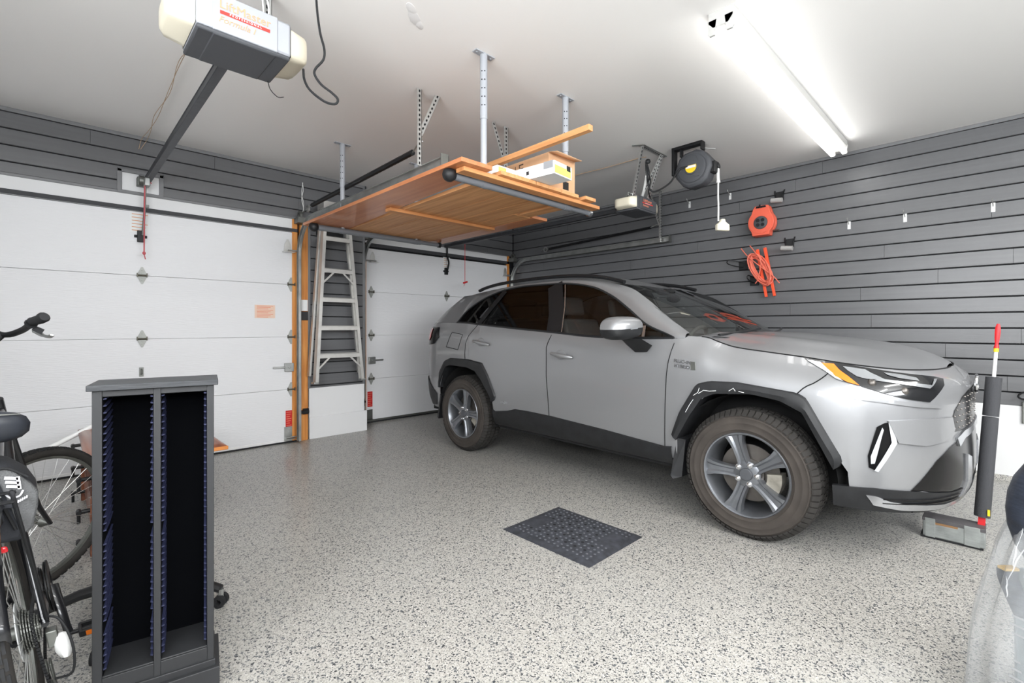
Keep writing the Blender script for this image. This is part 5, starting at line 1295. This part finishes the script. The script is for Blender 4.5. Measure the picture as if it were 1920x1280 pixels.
for y, z in ((-.90, .42), (-.90, .27), (-.90, .10), (-1.88, .415), (-1.88, .245), (-1.88, .085)):
    b = MB(); b.tube([(tx0+.03, y, z), (tx0-.028, y, z)], .011, 8); b.tube([(tx0-.03, y-.024, z), (tx0-.03, y+.024, z)], .012, 8); b.tube([(tx0-.03, y, z), (tx0-.03, y, z-.06)], .008, 8); b.build('handle', 'black_plastic', tt)
b = MB(); b.tube([(-6.298, -.915, .016), (-5.225, -.778, .553)], .0165, 12); tag(b.build('white_pole', 'white_plastic'), 'slim white pole leaning on the back corner of the low wooden table', 'pole')
# star base with caster pins behind the tower
sb_ = thing('rolling_base', 'black star shaped rolling base with caster pins on the floor behind the tower', 'rolling base', (-5.235, -2.655, 0))
for k in range(5):
    a = 2*math.pi*k/5+math.radians(-40); d = Vector((math.cos(a), math.sin(a), 0)); c = Vector((-5.235, -2.655, 0)); L = .358
    b = MB(); b.tube([c+d*.03+Vector((0, 0, .135)), c+d*L*.5+Vector((0, 0, .125)), c+d*L*.85+Vector((0, 0, .095)), c+d*L+Vector((0, 0, .075))], [.034, .028, .024, .022], 10, flat=.7)
    q = b.build('arm', 'black_plastic', sb_)
    b = MB(); b.tube([c+d*L+Vector((0, 0, .075)), c+d*L+Vector((0, 0, .03))], .012, 8); b.build('caster_pin', 'steel', q)
    b = MB(); w = Vector((-d.y, d.x, 0)); e = c+d*L+Vector((0, 0, .026)); 
    for s in (-1, 1): b.lathe([(.026, -.008), (.026, .008), (.012, .009), (.012, -.009)], e+w*.014*s, w, 14, closed=True)
    b.build('caster', 'black_rubber', q)
b = MB(); b.lathe([(.05, .10), (.05, .16), (.028, .17), (.028, .40)], (-5.235, -2.655, 0), (0, 0, 1), 18); b.build('column', 'black_metal', sb_)
# ---------------------------------------------------------------- bicycle seen from behind
bk = thing('bicycle', 'black city bicycle seen from behind at the left edge, front wheel turned', 'bicycle', (-5.545, -3.30, 0))
LEAN = -.15
def bl(p): return Vector((-5.518+p.x+p.z*LEAN, -3.30+p.y, p.z))
AX0 = Vector((0, .935, .80)); AXD = Vector((0, -.30, .954)).normalized(); STEER = Matrix.Rotation(math.radians(-50), 3, AXD)
def st_(p): return bl(AX0+STEER@(Vector(p)-AX0))
def bpart(fn, name, m, f=bl, parent=bk, **k):
    b = MB(); fn(b); b.xf(f); return b.build(name, m, parent, **k)
def wheel_b(c, f, r=.342):
    bpart(lambda b: b.tube([(c[0], c[1]+(r-.020)*math.cos(a), c[2]+(r-.020)*math.sin(a)) for a in arr(0, 2*math.pi*71/72, 72)], .0215, 12, closed=True), 'tyre', 'tyre', f)
    def tread(b):
        for k in range(56):
            for j, dx in enumerate((-.012, -.004, .004, .012)):
                a0 = 2*math.pi*(k+.5*(j % 2))/56; a1 = a0+.085; h = math.sqrt(max(0, .0215**2-dx*dx)); vs = []
                for rr in (r-.020+h-.002, r-.020+h+.0022):
                    for aa, xx in ((a0, dx-.0033), (a1, dx-.0033), (a1, dx+.0033), (a0, dx+.0033)): vs.append((c[0]+xx, c[1]+rr*math.cos(aa), c[2]+rr*math.sin(aa)))
                b.add(vs, [(4, 5, 6, 7), (0, 1, 5, 4), (1, 2, 6, 5), (2, 3, 7, 6), (3, 0, 4, 7)])
    bpart(tread, 'tread', 'black_rubber', f)
    bpart(lambda b: b.lathe([(r-.034, -.011), (r-.032, .011), (r-.052, .007), (r-.052, -.007)], c, (1, 0, 0), 64, closed=True), 'rim', 'steel_dark', f)
    def spokes(b):
        for k in range(32):
            a = 2*math.pi*k/32; s = .022 if k % 2 else -.022; q = a+(.55 if (k//2) % 2 else -.55)
            b.tube([(c[0]+s, c[1]+.020*math.cos(q), c[2]+.020*math.sin(q)), (c[0], c[1]+(r-.05)*math.cos(a), c[2]+(r-.05)*math.sin(a))], .0012, 4, caps=False)
    bpart(spokes, 'spokes', 'steel_bright', f)
    bpart(lambda b: b.lathe([(.008, -.055), (.012, -.045), (.026, -.026), (.018, -.02), (.018, .02), (.026, .026), (.012, .045), (.008, .055)], c, (1, 0, 0), 16), 'hub', 'steel_dark', f)
wheel_b((0, 0, .342), bl); wheel_b((0, 1.12, .342), st_)
bpart(lambda b: b.grid([[(x, .372*math.cos(a), .342+.372*math.sin(a)+h) for x, h in ((-.030, -.012), (-.02, .002), (0, .006), (.02, .002), (.030, -.012))] for a in arr(-.2, 2.75, 30)]), 'mudguard', 'frame_black', solid=.002)
def frame(b):
    for s in (-1, 1):
        b.tube([(.062*s, .0, .345), (.055*s, .20, .315), (.036*s, .42, .282)], .0105, 10)
        b.tube([(.064*s, .0, .345), (.050*s, .15, .57), (.026*s, .285, .78)], .0095, 10)
    b.tube([(0, .44, .282), (0, .275, .83)], .0165, 12); b.tube([(0, .44, .29), (0, .92, .78)], .021, 12); b.tube([(0, .31, .72), (0, .90, .88)], .0185, 12)
    b.tube([(0, .938, .77), (0, .888, .93)], .022, 12); b.lathe([(.022, -.04), (.022, .04)], (0, .44, .282), (1, 0, 0), 14)
bpart(frame, 'frame', 'frame_black')
def fork(b):
    for s in (-1, 1): b.tube([(.030*s, .945, .76), (.052*s, .985, .62), (.058*s, 1.06, .44), (.060*s, 1.12, .342)], [.015, .014, .011, .009], 10)
    b.tube([(-.035, .945, .765), (.035, .945, .765)], .018, 10)
bpart(fork, 'fork', 'frame_black', st_)
bpart(lambda b: b.tube(smooth_path([(0, .888, .92), (0, .865, 1.05), (0, .855, 1.15), (0, .885, 1.20)]), .015, 10), 'stem', 'black_metal', st_)
HZ = .055
hbp = [(-.33, .74, 1.245+HZ*1.5), (-.24, .79, 1.235+HZ*1.2), (-.10, .87, 1.205+HZ*.6), (0, .885, 1.20), (.10, .87, 1.205+HZ*.6), (.24, .79, 1.235+HZ*1.2), (.335, .735, 1.25+HZ*1.5)]
bpart(lambda b: b.tube(smooth_path(hbp), .0115, 10), 'handlebar', 'black_metal', st_)
for s in (-1, 1):
    bpart(lambda b: b.tube([(s*.225, .798, 1.234+HZ*1.15), (s*.235, .792, 1.235+HZ*1.18), (s*.30, .757, 1.243+HZ*1.38), (s*.335, .736, 1.250+HZ*1.5), (s*.345, .730, 1.252+HZ*1.52)], [.0165, .0155, .0170, .0185, .014], 12), 'grip', 'black_rubber', st_)
    bpart(lambda b: (b.tube([(s*.20, .812, 1.23+HZ), (s*.215, .804, 1.23+HZ)], .0175, 12), b.beam((s*.205, .82, 1.215+HZ), (s*.225, .84, 1.205+HZ), .02, .02)), 'lever_clamp', 'black_metal', st_)
    bpart(lambda b: b.tube(smooth_path([(s*.19, .84, 1.20+HZ), (s*.22, .845, 1.19+HZ), (s*.27, .825, 1.195+HZ), (s*.30, .805, 1.207+HZ)]), [.013]*6+[.010]*6+[.008]*6+[.006], 8, flat=.6), 'brake_lever', 'steel', st_)
bpart(lambda b: b.tube([(0, .275, .80), (0, .245, .91)], .0135, 12), 'seat_post', 'black_metal')
def saddle(b):
    rows = []
    for i in range(15):
        v = i/14; y = .08+.27*v; w = .098*(1-v)**.55*.86+.020+(0 if v > .08 else 0); w = (.118-.098*sstep(.12, .75, v))*(min(1, (v*9+.02))**.5); r = []
        for k in range(16):
            a = 2*math.pi*k/16; r.append((w*math.copysign(abs(math.cos(a))**.7, math.cos(a)), y, 0.918+.012*(1-v)+(.043 if math.sin(a) > 0 else .056*(min(1, v*9+.2)))*math.copysign(abs(math.sin(a))**.8, math.sin(a))))
        rows.append(r)
    b.grid(rows, closed=True); b.add(rows[0], [tuple(range(16))])
bpart(saddle, 'saddle', 'saddle_vinyl', angle=70)
bpart(lambda b: b.tube(smooth_path([(-.10, .105, .958), (-.05, .084, .963), (0, .080, .965), (.05, .084, .963), (.10, .105, .958)]), .0022, 5), 'saddle_piping', 'steel')
# drive side
def cass(b):
    for k in range(7):
        r = .062-.0052*k; x = .018+.0052*k
        for q in range(22): pass
        prof = []; b.lathe([(r, x), (r, x+.0022), (r*.7, x+.0022), (r*.7, x)], (0, 0, .342), (1, 0, 0), 30, closed=True)
        for q in range(24):
            a = 2*math.pi*q/24; b.box((x, (r+.002)*math.cos(a)-.002, .342+(r+.002)*math.sin(a)-.002), (x+.002, (r+.002)*math.cos(a)+.002, .342+(r+.002)*math.sin(a)+.002))
bpart(cass, 'cassette', 'steel_dark')
bpart(lambda b: b.lathe([(.082, .010), (.082, .0125), (.02, .016), (.02, .0135)], (0, 0, .342), (1, 0, 0), 32, closed=True), 'spoke_guard', 'clear_guard')
bpart(lambda b: (b.lathe([(.068, .044), (.068, .048), (.045, .048), (.045, .044)], (0, .44, .282), (1, 0, 0), 36, closed=True), b.lathe([(.088, .055), (.088, .059), (.06, .059), (.06, .055)], (0, .44, .282), (1, 0, 0), 36, closed=True)), 'chainring', 'black_metal')
bpart(lambda b: b.lathe([(.092, .062), (.092, .066), (.05, .068), (.05, .064)], (0, .44, .282), (1, 0, 0), 36, closed=True), 'chain_guard', 'black_plastic')
bpart(lambda b: b.tube([(.070, .44, .282), (.078, .40, .23), (.085, .375, .15), (.088, .37, .118)], [.016, .014, .012, .013], 8, flat=.6), 'crank_arm', 'frame_black')
bpart(lambda b: b.tube([(-.070, .44, .282), (-.078, .48, .34), (-.085, .505, .42), (-.088, .51, .446)], [.016, .014, .012, .013], 8, flat=.6), 'crank_arm', 'frame_black')
for s, y, z in ((1, .37, .118), (-1, .51, .446)):
    def ped(b):
        b.tube([(s*.088, y, z), (s*.205, y, z)], .008, 8)
        for dy in (-.032, .032): b.box((s*.115 if s > 0 else -.205, y+dy-.006, z-.011), (.205 if s > 0 else -.115, y+dy+.006, z+.011))
        for dx in (.118, .200): b.box((s*dx-.005, y-.036, z-.010), (s*dx+.005, y+.036, z+.010))
    pd = bpart(ped, 'pedal', 'black_plastic', bevel=.002)
    for dy in (-.039, .039): bpart(lambda b: b.box((s*.16-.028, y+dy-.0015, z-.008), (s*.16+.028, y+dy+.0015, z+.008)), 'reflector', 'amber', parent=pd)
def chain(b):
    lo = [(.040, .44+.068*math.cos(a), .282+.068*math.sin(a)) for a in arr(-1.35, 1.35, 14)]; up = [(.040, .042*math.cos(a), .342+.042*math.sin(a)) for a in arr(1.5, 3.4, 8)]
    dn = [(.045, -.02, .20), (.047, .0, .13), (.047, .025, .115), (.045, .05, .14), (.043, .02, .20), (.042, .10, .21)]
    pts = lo+up+dn
    for p, q in zip(pts, pts[1:]+pts[:1]):
        n = max(1, int(math.dist(p, q)/.011))
        for i in range(n):
            c = [p[k]+(q[k]-p[k])*(i+.5)/n for k in range(3)]; b.box((c[0]-.0035, c[1]-.0045, c[2]-.004), (c[0]+.0035, c[1]+.0045, c[2]+.004))
bpart(chain, 'chain', 'black_metal', smooth=False)
bpart(lambda b: (b.box((.060, -.02, .275), (.085, .015, .325)), b.lathe([(.022, .040), (.022, .050)], (0, .03, .135), (1, 0, 0), 14), b.lathe([(.022, .040), (.022, .050)], (0, .0, .215), (1, 0, 0), 14), b.beam((.056, 0, .23), (.056, .03, .12), .006, .03, (0, 1, 0))), 'rear_derailleur', 'steel_dark', bevel=.003)
bpart(lambda b: b.ball((.092, -.012, .27), (.022, .030, .040), 10), 'derailleur_cover', 'white_plastic')
bpart(lambda b: b.tube(smooth_path([(.055, .02, .36), (.095, -.03, .36), (.112, -.045, .28), (.100, -.03, .19), (.06, -.0, .17)]), .0035, 6), 'gear_cable', 'black_rubber')
bpart(lambda b: b.tube([(-.045, .36, .29), (-.16, .30, .012)], .009, 8), 'kickstand', 'steel_dark')
def rack(b):
    for s in (-1, 1): b.tube([(.068*s, .0, .355), (.066*s, -.02, .52), (.060*s, -.04, .715), (.055*s, .02, .735), (.03*s, .30, .735)], .0055, 8)
    for y in (-.05, .06, .17): b.tube([(-.06, y, .735), (.06, y, .735)], .005, 6)
bpart(rack, 'carrier', 'black_metal')
bpart(lambda b: b.box((.012, -.065, .60), (.030, -.055, .618)), 'tail_reflector', 'lamp_red', bevel=.006)
# bag on the carrier
def bf(p): return bl(Vector((p.x*.80-.004, p.y*.8+.105, .70+(p.z-.685)*.80)))
bg = thing('bike_bag', 'black zipped bag with mesh side panel and white emblem strapped behind the saddle', 'bag', (-5.59, -3.10, .6))
def bag(b):
    rows = []
    prof = [(-.105, .60), (-.118, .68), (-.10, .80), (-.05, .845), (.0, .850), (.055, .830), (.105, .775), (.125, .715), (.118, .66), (.090, .575), (.06, .52), (-.06, .53)]
    for i in range(9):
        v = i/8; y = -.03+.30*v; k = 1-.10*(2*v-1)**4-.12*v
        rows.append([((x*k)+.01, y, .68+(z-.68)*k) for x, z in prof])
    b.grid(rows, closed=True); b.add(rows[0], [tuple(range(12))]); b.add(rows[-1], [tuple(range(12))])
bpart(bag, 'bag_body', 'bag_cloth', bf, parent=bg, bevel=.012)
mp_ = [(.045, .822), (.085, .800), (.120, .745), (.136, .712), (.128, .66), (.102, .58), (.075, .56), (.062, .62), (.052, .70), (.040, .77)]
def meshp(b):
    n = len(mp_); vs = [(x, -.034-.012*math.sin(math.pi*min(1, max(0, (x-.02)/.12))), z) for x, z in mp_]+[(x*.98, .0, z) for x, z in mp_]
    b.add(vs, [tuple(range(n))]+[(i, (i+1) % n, (i+1) % n+n, i+n) for i in range(n)])
bpart(meshp, 'mesh_pocket', 'bag_mesh', bf, parent=bg, bevel=.006)
bpart(lambda b: b.tube(smooth_path([(.118, -.045, .775), (.070, -.047, .818), (.034, -.046, .805), (.030, -.047, .74), (.044, -.047, .66), (.058, -.046, .585)]), .0055, 6), 'zip', 'black_rubber', bf, parent=bg)
def emb(b):
    for z in (.0, .016, .032): b.beam((.058, -.049, .752+z), (.092, -.049, .742+z), .010, .003, (0, 1, 0))
    b.beam((.090, -.049, .735), (.092, -.049, .782), .010, .003, (0, 1, 0))
    b.tube(smooth_path([(.050, -.048, .725), (.064, -.049, .706), (.086, -.049, .710), (.098, -.048, .728)]), .003, 5)
    for k in range(5): b.beam((.078+.006*k, -.048, .684+.003*k), (.081+.006*k, -.048, .694+.003*k), .004, .002, (0, 1, 0))
bpart(emb, 'emblem', 'print_white', bf, parent=bg)
bpart(lambda b: (b.tube([(.030, -.048, .735), (.030, -.052, .722)], .006, 6), b.tube([(.020, -.050, .716), (.040, -.050, .716)], .003, 6)), 'zip_pull', 'steel_bright', bf, parent=bg)
bpart(lambda b: (b.box((-.02, -.052, .670), (.075, -.046, .700)), b.box((.018, -.056, .625), (.036, -.050, .715))), 'strap', 'bag_cloth', bf, parent=bg, bevel=.002)
bpart(lambda b: b.box((-.03, -.060, .665), (.005, -.046, .708)), 'buckle', 'black_plastic', bf, parent=bg, bevel=.004)
for k in range(4): bpart(lambda b: b.tube(smooth_path([(-.09, -.03, .815+.014*k), (-.03, -.045, .838+.012*k), (.02, -.04, .858+.009*k), (.050, .0, .862+.010*k)]), .0065, 6), 'folded_strap', 'bag_cloth', bf, parent=bg)

# ---------------------------------------------------------------- plastic covered bundle at the right edge
pb = thing('wrapped_bundle', 'clear plastic bag drawn over a dark padded chair and pale bin at the right edge', 'wrapped bundle', (-3.47, -5.36, 0))
def cc(r_, d_, z): return Vector((-5.49+r_*.7188+d_*.6953, -5.27-r_*.6953+d_*.7188, z))
b = MB(); b.box((-.14, -.16, 0), (.16, .16, .45)); b.xf(lambda p: cc(1.76+p.x*(1+.10*p.z), 1.38+p.y, p.z)); b.build('bin', 'bin_blue', pb, bevel=.02)
b = MB(); rows = []
for i in range(9):
    f = i/8; rows.append([cc(1.575+.20+(.20+.03*math.sin(f*3))*math.cos(a), 1.40+.14*math.sin(a), .56+.36*f) for a in arr(0, 2*math.pi*19/20, 20)])
b = MB(); b.ball(cc(1.622, 1.43, .655), (.125, .095, .175), 20); b.build('padded_back', 'navy_pad', pb)
b = MB(); b.tube(smooth_path([cc(1.555, 1.49, .462), cc(1.560, 1.49, .43), cc(1.585, 1.49, .37), cc(1.600, 1.48, .32)]), .026, 10, flat=.5); b.build('strap_end', 'navy_pad', pb)
b = MB(); b.box((-.022, -.012, -.004), (.022, .012, .004)); b.xf(lambda p: cc(1.553+p.x, 1.485+p.y, .468+p.z)); b.build('tan_tab', 'yellow_tan', pb)
rng = random.Random(11); rows = []; NA = 72
ph = [rng.uniform(0, 6.28) for _ in range(8)]
for i in range(34):
    f = i/33; z = .004+.93*f; rr = .275-.055*f-.13*max(0, f-.55)**1.3*2.2-.06*sstep(.85, 1, f)-.05*sstep(.2, .6, f)-.02*sstep(.55, .75, f); r = []
    for k in range(NA):
        a = 2*math.pi*k/NA; w = .010*math.sin(5*a+ph[0]+2*f)+.007*math.sin(11*a+ph[1]+5*f)+.004*math.sin(23*a+ph[2]-9*f)+.004*math.sin(9*f+3*a+ph[3])
        r.append(cc(1.685+(rr+w)*math.cos(a), 1.40+(rr+w)*.85*math.sin(a), z))
    rows.append(r)
b = MB(); b.grid(rows, closed=True); b.add([rows[-1][k] for k in range(NA)], [tuple(range(NA))]); b.build('plastic_bag', 'plastic_film', pb, angle=60)
b = MB()
for i in range(9):
    for j in range(2):
        a = math.radians(196+12*j+rng.uniform(-1, 1)); z = .40-.024*i-(.05 if i > 2 else 0); R = .275-.055*z/.93+.012
        p = cc(1.685+R*math.cos(a), 1.40+R*.85*math.sin(a), z); t = Vector((-math.sin(a)*.7188+math.cos(a)*.85*.6953, math.sin(a)*.6953+math.cos(a)*.85*.7188, 0)).normalized(); L = rng.uniform(.008, .02)
        b.add([p-t*L-Vector((0, 0, .003)), p+t*L-Vector((0, 0, .003)), p+t*L+Vector((0, 0, .003)), p-t*L+Vector((0, 0, .003))], [(0, 1, 2, 3)])
q_ = b.build('printing', 'faint_ink', pb, smooth=False); q_['kind'] = 'stuff'

b = MB()
def film(a, z):
    f = min(1, max(0, (z-.004)/.93)); rr = .275-.055*f-.13*max(0, f-.55)**1.3*2.2-.06*sstep(.85, 1, f)-.05*sstep(.2, .6, f)-.02*sstep(.55, .75, f)+.012
    return cc(1.685+rr*math.cos(a), 1.40+rr*.85*math.sin(a), z)
for k in range(16):
    a0, z0 = math.radians(rng.uniform(170, 262)), rng.uniform(.30, .80); da, dz = rng.uniform(-.10, .16), rng.uniform(.05, .16)
    b.tube([film(a0+da*i/6+.01*math.sin(i*2.1+k), z0+dz*i/6) for i in range(7)], [.0003, .0012, .0018, .0022, .0018, .0012, .0003], 5)
q_ = b.build('crease', 'film_crease', pb); q_['kind'] = 'stuff'
